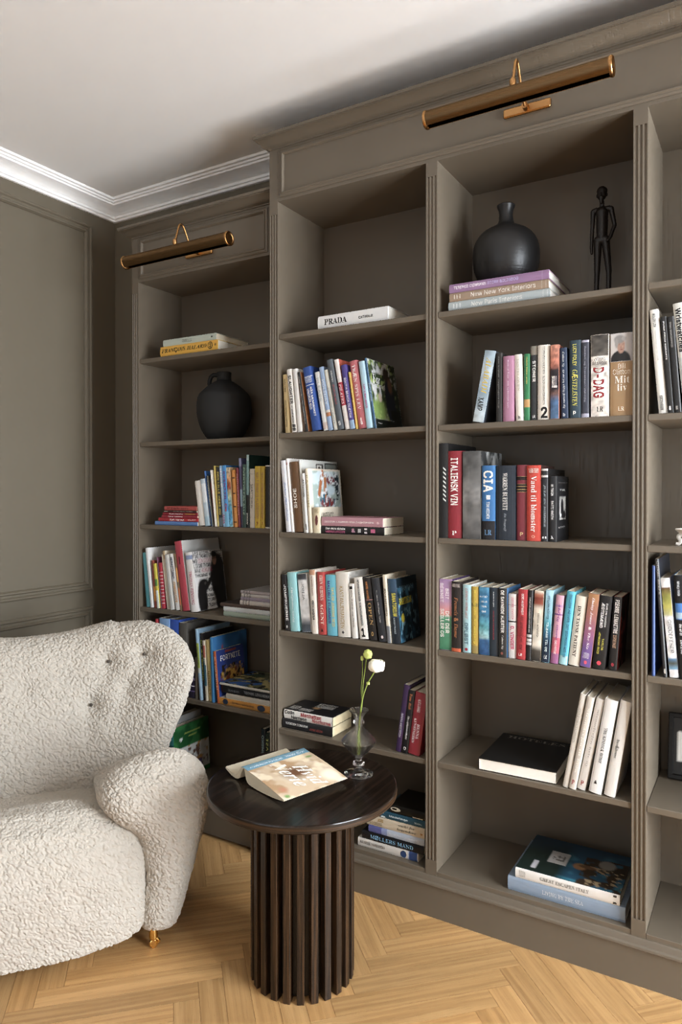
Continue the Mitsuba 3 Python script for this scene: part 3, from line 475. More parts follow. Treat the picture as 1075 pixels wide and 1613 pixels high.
 ('b2', 1.0835, 0.011, 0.049, 0.2307, 0.148, 0.0, 'e2d8cc', 'broad white spine with large red capitals', [('D-DAG', 'b', '8f1f24', 0.4, 0.77, 0.15, 0.75, 'd'), ('ANTONY', 's', '8a827c', 0.28, 0.325, 0.15, 0.85, 'h'), ('BEEVOR', 's', '6a625c', 0.33, 0.37, 0.1, 0.9, 'h'), ('LR', 's', '3a3632', 0.88, 0.94, 0.35, 0.7, 'h')], [], {'stops': [(0, '4a443e'), (0.22, '5a544c'), (0.255, '58514a'), (0.262, 'e2d8cc'), (1, 'e2d8cc')], 'mott': (75, 2.0, 8)}),
 ('b2', 1.1355, 0.014, np.float64(0.0601), 0.2292, 0.159, 0.0, 'a8855a', 'broad tan spine with a portrait photograph on top', [('Bill', 'r', 'ece0d0', 0.37, 0.43, 0.35, 0.7, 'h'), ('Clinton', 'r', 'ece0d0', 0.435, 0.5, 0.12, 0.88, 'h'), ('Mit', 's', 'f4ece0', 0.52, 0.605, 0.2, 0.85, 'h'), ('liv', 's', 'f4ece0', 0.615, 0.7, 0.32, 0.75, 'h'), ('LR', 's', 'f0e4d0', 0.89, 0.94, 0.35, 0.62, 'h')], [(0, 0.345, 'cdc8c4')], {'portrait': 1}),
 ('b3', 0.6196, 0.013, 0.0311, 0.2988, 0.25, 0.0, '1d1c1c', 'tall glossy black spine with spiral edge', [('////////', 'b', 'e0dcd8', 0.25, 0.62, 0.5, 0.8, 'd')], [], {'cover': '181717'}),
 ('b3', 0.6512, 0.013, 0.0448, 0.2736, 0.182, 0.0, '8f1e2c', 'dark red spine with bold white condensed capitals', [('ITALIENSK VIN', 'b', 'f0e6e0', 0.08, 0.62, 0.2, 0.75, 'd'), ('P', 's', 'f0e6e0', 0.915, 0.965, 0.3, 0.65, 'h')], [], {}),
 ('b3', 0.6997, 0.011, 0.06, 0.2713, 0.2, 0.0, '5d5c5a', 'broad mottled grey spine', [], [], {'stops': [(0, '585756'), (0.3, '5f5e5c'), (0.52, '8a8886'), (0.62, '605f5d'), (0.75, '6d6b69'), (1, '484746')], 'mott': (45, 1.5, 4), 'cover': '4a4a48', 'art': 'greycov'}),
 ('b3', 0.7628, 0.011, 0.0422, 0.2257, 0.158, 0.0, '2f6ea8', 'blue spine with white title over dark foot', [('CIA', 'b', 'f0ece6', 0.07, 0.36, 0.12, 0.85, 'd'), ('TIM WEINER', 'b', 'dce4ec', 0.49, 0.72, 0.35, 0.6, 'd'), ('◎', 'b', 'dce4ec', 0.4, 0.46, 0.35, 0.65, 'h'), ('LR', 's', '5a88b0', 0.87, 0.94, 0.2, 0.75, 'h')], [(0.75, 1, '1e1e22')], {}),
 ('b3', 0.808, 0.012, 0.0587, 0.2248, 0.147, 0.0, '232a34', 'broad navy spine with white serif capitals', [('WARREN BUFFETT', 's', 'e8e4de', 0.1, 0.6, 0.35, 0.6, 'd'), ('En biografi', 'i', '9aa0a8', 0.64, 0.88, 0.4, 0.55, 'd')], [], {}),
 ('b3', 0.8696, 0.017, 0.0306, 0.2257, 0.145, 0.0, '7d2a36', 'maroon spine with gilt bands', [('P', 'b', 'd0b080', 0.89, 0.94, 0.35, 0.65, 'h')], [(0.15, 0.2, '2a1a18'), (0.15, 0.155, 'b89a60'), (0.25, 0.36, '2a1a18'), (0.25, 0.255, 'b89a60'), (0.355, 0.36, 'b89a60'), (0.28, 0.29, 'b89a60'), (0.32, 0.33, 'b89a60')], {}),
 ('b3', 0.9019, 0.011, 0.0415, 0.2238, 0.149, 0.0, 'c23a28', 'orange red spine with large white serif title', [('Vand til blomster', 's', 'f4e8e0', 0.14, 0.88, 0.3, 0.7, 'd'), ('VALERIE PERRIN', 's', 'f0dcd0', 0.04, 0.1, 0.15, 0.85, 'h'), ('o', 'b', 'e0907c', 0.92, 0.96, 0.35, 0.6, 'h')], [], {'cover': '3a2420'}),
 ('b3', 0.9446, 0.01, 0.0198, 0.2132, 0.2, 0.0, '26262a', 'black patterned spine with grey title', [('JULE EN SOMMER', 'i', 'a8b4bc', 0.22, 0.8, 0.35, 0.7, 'd'), ('▪▪', 'b', 'e8e8e8', 0.93, 0.96, 0.2, 0.8, 'h')], [(0, 0.12, 'c8c4c0'), (0.03, 0.09, '2a2a2a')], {'cover': '1b1a1a'}),
 ('b3', 0.9657, 0.013, 0.024, 0.1914, 0.14, 0.0, '1d1d1f', 'black book with small framed photo on its cover', [('M TRAIN', 'b', 'dcd8d4', 0.13, 0.3, 0.3, 0.6, 'd'), ('PATTI SMITH', 'b', 'dcd8d4', 0.38, 0.66, 0.3, 0.6, 'd'), ('λ', 'b', 'e8e8e8', 0.91, 0.96, 0.3, 0.6, 'h')], [], {'cover': '1c1c1e', 'art': 'mtrain'}),
 ('b4', 0.6196, 0.018, 0.0436, 0.2242, 0.154, 0.0, 'b98ab0', 'broad spine of purple, pink and green', [('BRIT', 'b', 'e8dce4', 0.13, 0.28, 0.5, 0.75, 'd'), ('BENNET', 'b', 'e8dce4', 0.06, 0.33, 0.08, 0.35, 'd'), ('DET DER', 'b', 'f0ece8', 0.45, 0.76, 0.5, 0.8, 'd'), ('SKILLER OS', 'b', 'f0ece8', 0.42, 0.82, 0.1, 0.4, 'd')], [], {'stops': [(0, 'a884b4'), (0.3, 'c49ac0'), (0.4, 'd0909a'), (0.5, 'd88a80'), (0.53, '5a9a78'), (1, '3f8460')], 'mott': (25, 0.7, 5), 'cover': '4a3560'}),
 ('b4', 0.6636, 0.011, 0.0313, 0.2194, 0.157, 0.0, '231d1b', 'black spine with ornate bronze lettering and flames', [('Francis & Dame', 'i', 'a8683a', 0.22, 0.8, 0.3, 0.75, 'd'), ('MAREN UTHAUG', 'b', 'b8a8a0', 0.03, 0.08, 0.1, 0.9, 'h')], [(0.95, 1, 'c0562c')], {}),
 ('b4', 0.6984, 0.017, 0.0272, 0.2116, 0.146, 0.0, '9fc6cc', 'pale blue spine with red and black lettering', [('LISTEN OVER ALT', 'i', 'b05a50', 0.05, 0.5, 0.35, 0.65, 'd'), ('OPLØST', 'b', '4a6a78', 0.56, 0.88, 0.25, 0.7, 'd'), ('♥', 'b', 'a8283c', 0.93, 0.975, 0.3, 0.65, 'h')], [], {'cover': 'e6e4dc'}),
 ('b4', 0.7275, 0.017, 0.0224, 0.2071, 0.133, 0.0, 'b89a2e', 'ochre yellow spine', [('Blindgyde  Stræbjerg', 'b', 'e0c83c', 0.05, 0.85, 0.3, 0.7, 'd')], [(0.25, 0.3, '8a7830'), (0.88, 1, 'a08a48')], {'cover': '8cc0c4'}),
 ('b4', 0.7521, 0.016, 0.0333, 0.2073, 0.139, 0.0, '2a72a0', 'blue green painted spine', [('ALT DET', 'b', 'e8ecf0', 0.125, 0.15, 0.1, 0.85, 'h'), ('JEG ER', 'b', 'e8ecf0', 0.2, 0.225, 0.2, 0.8, 'h'), ('UDEN', 'b', 'e8ecf0', 0.27, 0.295, 0.25, 0.75, 'h'), ('DIG', 'b', 'e8ecf0', 0.345, 0.37, 0.3, 0.7, 'h')], [], {'stops': [(0, '4a94b8'), (0.12, '2a72a0'), (0.4, '2f78a0'), (0.6, '5aa8b0'), (0.74, 'a0ccd0'), (0.78, '2a5a88'), (1, '1f4a78')], 'mott': (90, 1.3, 9)}),
 ('b4', 0.7866, 0.015, 0.0267, 0.2083, 0.138, 0.0, '28343f', 'dark slate spine with small red title', [('Kathrine K Lykke', 'b', 'c8ccd0', 0.06, 0.28, 0.4, 0.58, 'd'), ('HVIS DU FORSVINDER', 'b', '8a2c38', 0.34, 0.76, 0.4, 0.58, 'd')], [], {}),
 ('b4', 0.8161, 0.01, 0.0257, 0.2089, 0.142, 0.0, '2a2826', 'black spine with bold white capitals', [('DE SAVNEDE HJERTER', 'b', 'f0eae2', 0.03, 0.64, 0.3, 0.7, 'd'), ('Celeste Ng', 'i', 'd8d2ca', 0.68, 0.88, 0.35, 0.65, 'd'), ('●', 'b', '8a4a40', 0.92, 0.96, 0.3, 0.6, 'h')], [], {'cover': '3a6a98'}),
 ('b4', 0.8445, 0.016, 0.0242, 0.1934, 0.137, 0.0, 'd8d4d0', 'grey white spine with magenta script', [('HENRIK HANSEN', 'i', 'c05a70', 0.05, 0.4, 0.4, 0.75, 'd'), ('D. VINGER', 'b', 'b8305a', 0.5, 0.86, 0.3, 0.75, 'd')], [(0.17, 0.175, '6a6664'), (0.42, 0.44, '2a2828')], {}),
 ('b4', 0.8692, 0.012, 0.0286, 0.2093, 0.142, 2.0, 'a8292f', 'bright red spine with white and dark lettering', [('SIRI HUSTVEDT', 'b', 'f0dcd8', 0.06, 0.36, 0.4, 0.65, 'd'), ('EN AFHANDLING OM', 'i', '5a1418', 0.38, 0.86, 0.35, 0.65, 'd'), ('LR', 'b', 'f0dcd8', 0.91, 0.95, 0.3, 0.65, 'h')], [(0.66, 0.665, '6a1a1e')], {}),
 ('b4', 0.8989, 0.012, 0.0152, 0.2088, 0.151, 1.9, '1e1c1d', 'black spine with a white block at foot', [('CHRISTIAN JUNGERSEN UNDTAGELSEN', 'b', 'b8b4b0', 0.1, 0.6, 0.35, 0.65, 'd')], [(0.63, 0.78, 'c8c4c0'), (0.67, 0.69, '3a3836'), (0.73, 0.74, '3a3836')], {}),
 ('b4', 0.9149, 0.013, 0.0279, 0.2087, 0.15, 2.8, 'e0d8c8', 'cream spine with rust stain and charred foot', [('SIDSTE SOMMER', 's', '6a625a', 0.32, 0.66, 0.45, 0.65, 'd')], [], {'stops': [(0, 'd8ccb8'), (0.05, 'a86a50'), (0.1, '702c1e'), (0.18, '8a4430'), (0.25, 'd8ccb8'), (0.78, 'e0d8c8'), (0.85, '4a443c'), (1, '2a2724')], 'mott': (60, 0.8, 5)}),
 ('b4', 0.946, 0.012, 0.0213, 0.2132, 0.142, 3.4, '8fc4d4', 'sky blue to midnight blue spine with white title', [('COLLEEN HOOVER', 'b', '2a4a60', 0.08, 0.4, 0.35, 0.65, 'd'), ('TILBAGE TIL OS', 'b', 'dcecec', 0.44, 0.85, 0.35, 0.65, 'd'), ('LR', 's', 'e8ecec', 0.9, 0.95, 0.3, 0.7, 'h')], [], {'stops': [(0, '9ccade'), (0.3, '8fc4d4'), (0.45, '4aa0b0'), (0.6, '1f5a78'), (0.72, '162c40'), (1, '132438')], 'mott': (40, 0.5, 3)}),
 ('b4', 0.9709, 0.011, 0.0227, 0.2004, 0.127, 5.1, 'd09aac', 'pink spine with purple lettering', [('Aldrig mere', 'i', '8a4a90', 0.1, 0.65, 0.35, 0.7, 'd'), ('CARLEY FORTUNE', 'b', 'f0dce0', 0.66, 0.86, 0.35, 0.65, 'd')], [(0.14, 0.17, 'a87aa8'), (0.27, 0.29, '7a4a88'), (0.62, 0.85, 'c85a70'), (0.85, 1, '9a5a88')], {}),
 ('b4', 0.996, 0.01, 0.0235, 0.2142, 0.14, 6.4, '4cb0c8', 'cyan spine with dark blue capitals', [('COLLEEN HOOVER', 'b', '1f5a78', 0.04, 0.42, 0.4, 0.7, 'd'), ('DET BEGYNDER MED OS', 'b', '1f5a78', 0.45, 0.9, 0.4, 0.7, 'd')], [(0.88, 1, '9cd0d8')], {}),
 ('b4', 1.022, 0.013, 0.0307, 0.2022, 0.138, 6.5, 'dcd4c4', 'off white spine with thin dark serif capitals', [('DEN TAVSE PATIENT', 's', '3a2e28', 0.14, 0.87, 0.3, 0.6, 'd')], [], {}),
 ('b4', 1.0552, 0.01, 0.0297, 0.2121, 0.135, 6.8, 'a06a5a', 'brown to violet spine with white script title', [('Daisy Jones & The Six', 'i', 'f4e8ec', 0.05, 0.76, 0.35, 0.65, 'd'), ('TAYLOR REID', 'i', 'e8dcec', 0.8, 0.88, 0.2, 0.75, 'h'), ('●', 'b', 'e04a6a', 0.91, 0.96, 0.35, 0.65, 'h')], [], {'stops': [(0, 'a87848'), (0.3, 'a4685e'), (0.55, '94587c'), (0.75, '70508e'), (1, '60488e')]}),
 ('b4', 1.0897, 0.01, 0.0337, 0.2079, 0.15, 5.6, '1b1a1b', 'broad black spine with white and yellow lettering', [('EVELYN HUGOS', 'b', 'd8d4d0', 0.1, 0.42, 0.6, 0.75, 'd'), ('ÆGTEMÆND', 'b', 'f0ece8', 0.1, 0.44, 0.25, 0.5, 'd'), ('TAYLOR', 'b', 'd0c43c', 0.58, 0.74, 0.55, 0.72, 'd'), ('JENKINS REID', 'b', 'd0c43c', 0.5, 0.8, 0.25, 0.42, 'd'), ('●', 'b', 'd83a50', 0.89, 0.95, 0.32, 0.68, 'h')], [], {}),
 ('b4', 1.1314, 0.018, 0.0226, 0.2066, 0.13, 4.0, '1d1c1d', 'black spine with tall white capitals, red cover', [('PIERRE LEMAITRE', 'b', 'ece6e0', 0.04, 0.5, 0.25, 0.75, 'd'), ('IRENE', 'b', 'b08a70', 0.52, 0.7, 0.3, 0.7, 'd'), ('●', 'b', 'a82a3c', 0.9, 0.95, 0.3, 0.65, 'h')], [], {'cover': '7a2220', 'art': 'redcov'}),
 ('b5', np.float64(1.0071), 0.013, 0.0158, 0.2807, 0.183, 10.3, 'd6d0c6', 'thin cream spine leaning right', [('INSPIRATIONEN', 's', 'b0a89c', 0.15, 0.52, 0.3, 0.65, 'd')], [], {}),
 ('b5', np.float64(1.0254), 0.009, 0.0195, 0.2764, 0.194, 10.7, 'cac2b6', 'beige cookbook spine leaning right, red mark at foot', [('Strandvejen til byen', 's', 'efe9df', 0.12, 0.82, 0.3, 0.7, 'd'), ('P', 's', '8f1e28', 0.9, 0.95, 0.3, 0.65, 'h')], [], {}),
 ('b5', np.float64(1.0473), 0.017, 0.0225, 0.2732, 0.177, 11.3, 'd6d0c8', 'pale cookbook spine leaning right, red mark at foot', [('Strandvejen hele ny', 's', 'b0a8a0', 0.12, 0.75, 0.35, 0.7, 'd'), ('P', 's', '8f1e28', 0.9, 0.95, 0.3, 0.65, 'h')], [], {}),
 ('b5', np.float64(1.0805), 0.011, 0.0342, 0.2742, 0.19, 9.5, 'e4e2de', 'broad bright white spine leaning right, dark triangle at foot', [('THE KINFOLK HOME', 's', '4a4a4c', 0.3, 0.68, 0.35, 0.6, 'd'), ('▲', 'b', '2a2a2c', 0.86, 0.9, 0.3, 0.55, 'h')], [], {}),
 ('b5', np.float64(1.1217), 0.011, 0.0295, 0.2767, 0.188, 9.3, 'dcd8d2', 'white spine leaning right against the upright', [('hus&home', 'i', '5a5854', 0.4, 0.6, 0.3, 0.6, 'd')], [], {}),
 ('c2', 1.2607, 0.018, 0.0225, 0.2841, 0.201, -5.0, 'e4e2da', 'white spine leaning left with grey block lettering', [('BOLIG LIV', 'b', '4a4a48', 0.04, 0.17, 0.3, 0.6, 'd'), ('Indretning efter mål', 'i', 'b8b6b0', 0.2, 0.5, 0.4, 0.55, 'd'), ('KIRSTEN KRABBE', 'b', '3a3a38', 0.83, 0.97, 0.25, 0.6, 'd')], [], {}),
 ('c2', 1.2837, 0.014, 0.0154, 0.2611, 0.169, -4.4, '232221', 'black spine leaning left with white capitals', [('PUNK FROM RODARTE', 'b', 'e0dcd8', 0.05, 0.45, 0.35, 0.6, 'd'), ('◘', 'b', 'e8e4e0', 0.93, 0.97, 0.25, 0.55, 'h')], [], {}),
 ('c2', 1.2997, 0.013, 0.0173, 0.259, 0.17, -4.4, '1f1e1e', 'second black spine leaning left with faint grey capitals', [('RING WORSHIPPED', 'b', '9a9690', 0.06, 0.32, 0.3, 0.55, 'd'), ('■', 'b', '8a8680', 0.93, 0.97, 0.25, 0.55, 'h')], [], {}),
 ('c2', 1.3224, 0.015, 0.0361, 0.2932, 0.204, -5.5, 'd6d6cc', 'broad white watch book at the photo edge', [('Wristwatches', 'b', '161616', 0.05, 0.45, 0.12, 0.5, 'd')], [(0.5, 0.8, 'c4c8c4')], {}),
 ('c4', 1.2456, 0.012, 0.0077, 0.2998, 0.194, 0.0, '2c4a88', 'blue spine leaning left by the upright', [], [], {}),
 ('c4', 1.2746, 0.012, 0.0097, 0.319, 0.24, -4.0, '2c2a29', 'tall charcoal spine leaning left, outlined capitals', [('CORAL REEFS', 'r', 'b8b2a8', 0.02, 0.3, 0.35, 0.85, 'd'), ('REEFSCAPES', 'r', '6a655e', 0.33, 0.52, 0.35, 0.65, 'd'), ('▦', 'b', 'b8b2a8', 0.93, 0.97, 0.3, 0.7, 'h')], [], {'cover': '23262e'}),
 ('c4', 1.2899, 0.016, 0.0229, 0.2676, 0.186, -5.2, 'dcdad8', 'white spine with green and blue photo strips', [('GEDDEFEBER', 'r', '2a2a28', 0.42, 0.75, 0.35, 0.75, 'd')], [], {'stops': [(0, 'dcdad8'), (0.085, 'dcdad8'), (0.095, '5a3c24'), (0.2, '8a8a34'), (0.3, 'b8b04c'), (0.375, 'c8c48a'), (0.385, 'dcdad8'), (0.8, 'dcdad8'), (0.81, '5a88b0'), (0.86, '4a4c3c'), (0.92, '6a98b8'), (0.93, 'dcdad8'), (1, 'dcdad8')], 'mott': (90, 1.0, 3)}),
 ('c4', 1.3137, 0.013, 0.0283, 0.2773, 0.185, -3.1, '151516', 'black spine with blue water photo and white title', [('Monty Halls', 'b', 'c8ccd0', 0.06, 0.2, 0.2, 0.5, 'd'), ('the art of', 'b', 'dcdcdc', 0.47, 0.58, 0.25, 0.5, 'd'), ('DIVING', 'i', 'f0f0f0', 0.62, 0.76, 0.25, 0.6, 'd')], [(0.27, 0.43, '3a78c0'), (0.36, 0.42, 'a8c4d8')], {'cover': '4a8ac8'}),
]

# ------------------------------------------------------------------ books
PAGE = 'd9cfba'
def bulge(x, t): return min(.0016, t * .05) * np.sin(np.pi * np.clip(x / t, 0, 1))
def book_mesh(t, h, d, spine, bands, cover, edge=None, hard=True):
    """the cover: spine at y=0, boards back to y=d, standing on z=0; (vertices, faces, colours)"""
    b = .0022 if hard else .0009
    b = min(b, t * .2); nsp = 6 if t > .012 else 3
    sx = np.linspace(0, t, nsp + 1)
    outer = [(0, d)] + [(x, .0018 * (abs(2 * x / t - 1) ** 4) - bulge(x, t)) for x in sx] + [(t, d)]
    inner = [(b, d)] + [(b + (t - 2 * b) * x / t, .0035) for x in sx] + [(t - b, d)]
    cuts = sorted({0., 1.} | {min(max(1 - f, 0), 1) for a in bands for f in a[:2]})
    V, F, C = [], [], []
    def quad(p, q, r, s, c):
        n = len(V); V.extend([p, q, r, s]); F.extend([[n, n + 1, n + 2], [n, n + 2, n + 3]]); C.extend([c] * 4)
    cs, cc = lin(spine), lin(cover)
    for z0, z1 in zip(cuts[:-1], cuts[1:]):
        if z1 - z0 < 1e-6: continue
        mid = 1 - (z0 + z1) / 2; col = cs
        for f0, f1, c in bands:
            if f0 <= mid <= f1: col = lin(c)
        for i in range(len(outer) - 1):
            isb = i in (0, len(outer) - 2)
            if isb and (z0 > 0): continue
            a, e = outer[i], outer[i + 1]; zz = (0, 1) if isb else (z0, z1)
            quad((*a, zz[0] * h), (*e, zz[0] * h), (*e, zz[1] * h), (*a, zz[1] * h), cc if isb else col)
    for i in range(len(inner) - 1):
        a, e = inner[i + 1], inner[i]
        quad((*a, 0), (*e, 0), (*e, h), (*a, h), lin(PAGE))
    ce = lin(edge or cover)
    for z in (0, h):
        for i in range(len(outer) - 1): quad((*outer[i], z), (*outer[i + 1], z), (*inner[i + 1], z), (*inner[i], z), ce)
    for i in (0, -1):
        for z in ((0, h),): quad((*outer[i], 0), (*inner[i], 0), (*inner[i], h), (*outer[i], h), ce)
    return np.array(V, float), np.array(F), np.array(C)
def pages_mesh(t, h, d, hard=True):
    b = min(.0022 if hard else .0009, t * .2); e = .003 if hard else .0006
    m = trimesh.creation.box(bounds=[[b, .0036, e], [t - b, d - max(e, .001), h - e]]); return np.array(m.vertices), np.array(m.faces)
def spine_text(t, h, texts):
    V, F, C, n = [], [], [], 0
    for s, style, col, f0, f1, c0, c1, o in texts:
        g, f = glyphs(s, style); a, b = g[:, 0], g[:, 1]
        if o == 'd': z = h * (1 - (f0 + a * (f1 - f0))); x = t * (c0 + b * (c1 - c0))
        elif o == 'u': z = h * (1 - f1 + a * (f1 - f0)); x = t * (c1 - b * (c1 - c0))
        else: x = t * (c0 + a * (c1 - c0)); z = h * (1 - f1 + b * (f1 - f0))
        V.append(np.stack([x, -bulge(x, t) - .0006, z], 1)); F.append(f + n); C.append(np.tile(lin(col), (len(g), 1))); n += len(g)
    return np.vstack(V), np.vstack(F), np.vstack(C)
def cover_text(t, h, d, texts):
    """on the front cover: s from the spine to the fore edge, z up"""
    V, F, C, n = [], [], [], 0
    for s, style, col, s0, s1, t0, t1 in texts:
        g, f = glyphs(s, style)
        V.append(np.stack([np.full(len(g), t + .0008), d * (s0 + g[:, 0] * (s1 - s0)), h * (t0 + g[:, 1] * (t1 - t0))], 1)); F.append(f + n); C.append(np.tile(lin(col), (len(g), 1))); n += len(g)
    return np.vstack(V), np.vstack(F), np.vstack(C)

rw = np.random.RandomState(3)
winding_ops = [('e', '1c1a1a', .80, .52, .30, .47, .15), ('e', '1c1a1a', .86, .2, .26, .4, .15), ('e', '1c1a1a', .2, .2, .17, .36, .2), ('e', '1c1a1a', .3, .42, .16, .12, .2), ('l', '1c1a1a', .42, .42, .66, .62, .05),
               ('e', '7a5a4a', .70, .84, .085, .105, .2), ('e', '151313', .70, .93, .12, .07, .3), ('r', '151313', .62, .78, .85, .87), ('e', '4a4440', .33, .45, .03, .03)]
ARTS = {
 'far': (44, 56, 'cfd0d0', [('n', '2c3a20', 7, .42, .1, 3), ('r', 'd6d8da', .1, .75, .80, 1), ('n', '3c4a30', 9, .52, .08, 4), ('e', '7f9a4c', .2, .27, .33, .2, .4), ('n', '9ab060', 16, .62, .08, 5),
         ('e', '1d2230', .66, .42, .2, .44, .2), ('e', '3a2c26', .62, .82, .13, .13, .3), ('e', '6a4a34', .72, .66, .1, .14, .4), ('e', 'c8b8a4', .28, .46, .08, .08, .4), ('r', '171b14', .0, 1, .0, .14), ('r', '171b14', .62, 1, 0, .3), ('g', '171b14', .75, 1.1, 0)]),
 'fashion': (40, 52, 'e6dcc8', [('r', 'a9bcb4', .1, .97, .38, .97), ('nr', 'cfe0e6', 6, .5, .05, 3, .1, .97, .38, .97), ('nr', '243038', 7, .56, .05, 9, .5, .97, .5, .97), ('l', 'b06a3c', .42, .95, .28, .6, .05), ('l', 'b8743f', .5, .9, .46, .55, .05),
             ('e', '8a3a3c', .52, .46, .26, .1, .3), ('nr', '3a6a80', 12, .52, .05, 7, .3, .75, .36, .6), ('e', '7a3038', .66, .82, .16, .08, .3), ('e', 'cfe4ec', .66, .66, .16, .1, .4), ('nr', 'e8eef0', 18, .6, .05, 5, .2, .97, .38, .97)]),
 'winding': (60, 78, 'e6e3e0', winding_ops),
 'sanat': (40, 52, '142a36', [('n', '2f6a88', 6, .45, .25, 3), ('n', '0d1820', 5, .5, .2, 8), ('n', '7ab0c8', 14, .62, .1, 6), ('g', '0f1d26', .45, 1.1, 0), ('e', 'd8c81c', .19, .37, .085, .075, .2), ('r', '14242e', 0, 1, .86, 1)]),
 'fort': (40, 52, '27408f', [('e', 'b8842c', .55, .43, .42, .26, .5), ('nr', '2a2018', 10, .5, .06, 3, .1, .98, .18, .7), ('nr', 'd8a83c', 12, .56, .06, 6, .15, .95, .2, .68), ('nr', '7a3a24', 9, .6, .05, 9, .1, .95, .2, .6), ('e', '5a86c0', .25, .29, .1, .06, .4), ('r', 'b04a44', .32, .72, .93, .965)]),
 'bluecov': (24, 30, '1e6aa8', [('g', '16466f', .3, 1.1, 0), ('n', '2c7ab8', 3, .5, .2, 3), ('e', 'a83a3c', .26, .78, .04, .09, .5)]),
 'greycov': (30, 40, '5a5a58', [('n', '9a9a98', 5, .5, .2, 3), ('n', '2c2c2c', 6, .55, .1, 7)]),
 'mtrain': (40, 54, '1d1d1f', [('r', 'b8b4ae', .18, .72, .33, .69), ('r', '8a8884', .2, .7, .34, .68), ('nr', 'c8c4be', 5, .5, .1, 4, .2, .7, .4, .68), ('e', '1a1a1c', .42, .5, .13, .16, .2), ('e', '1a1a1c', .44, .61, .06, .05, .2), ('e', '201f20', .55, .4, .2, .07, .2), ('e', 'e0dcd6', .3, .4, .08, .03, .3)]),
 'redcov': (24, 40, '1c1416', [('n', '8a2a24', 5, .42, .2, 3), ('g', '241416', .35, .8, 0), ('g', '16181e', .68, 1.0, 1)]),
 'grid': (46, 58, 'cdcdc6', [('r', '3a3430', .38, .58, .83, .955), ('r', 'd8d4cc', .41, .55, .85, .94), ('e', '4a4038', .48, .89, .04, .03), ('r', '2a2a28', .64, .98, .8, .97), ('r', '8f948c', .66, .96, .815, .955)]),
}
ARTTEXT = {
 'far': [('Far', 'i', 'f0f0ec', .1, .38, .66, .79), ('for evigt', 'i', 'f0f0ec', .1, .52, .57, .68), ('KJELL WESTÖ', 'r', 'd8d8d4', .08, .7, .135, .15), ('roman', 'r', 'c8c8c4', .08, .22, .07, .085)],
 'winding': [('ENS STORE THOMAS', 'b', '1a1818', .02, .98, .955, .995), ('STORE THOMAS WI', 'b', '1a1818', .0, .6, .88, .95), ('NG', 'b', '1a1818', .0, .14, .8, .87), ('DEN STORE', 'r', 'a83050', .17, .6, .8, .87), ('L STORE THOMAS', 'b', '1a1818', .02, .62, .72, .79), ('MAS', 'b', '1a1818', .04, .22, .64, .71), ('WINDING', 'r', 'a83050', .25, .6, .64, .71),
             ('THOMAS W', 'b', '1a1818', .03, .56, .56, .62), ('THO', 'b', '1a1818', .36, .54, .48, .54), ('AS', 'b', '1a1818', .46, .58, .4, .46), ('AS WIND', 'b', '1a1818', .3, .6, .3, .36), ('THOMAS', 'b', '1a1818', .32, .6, .21, .27), ('STORE', 'b', '1a1818', .32, .62, .13, .19), ('OR THOMAS', 'b', '1a1818', .26, .66, .04, .11), ('T', 'b', '1a1818', .9, .98, .8, .86), ('HO', 'b', '1a1818', .86, .98, .88, .94)],
 'sanat': [('SANATORIUM', 'b', 'd8c81c', .06, .66, .58, .69), ('SARAH PEARSE', 'r', '5a7a8a', .12, .8, .8, .87)],
 'fort': [('FORTNITE', 'b', 'e8e8ec', .14, .86, .78, .89)],
 'mtrain': [('M TRAIN', 'r', 'd8d4ce', .24, .64, .775, .805), ('PATTI SMITH', 'r', 'd8d4ce', .12, .66, .2, .225), ('——————', 'r', '6a6866', .12, .92, .9, .905)],
 'greycov': [],
}
def sRGB(c): return c
def muted(C): C = np.asarray(C); return .85 * (C * .86 + .14 * C.mean(-1, keepdims=True))
def finish(V, M): return V @ M[:3, :3].T + M[:3, 3]
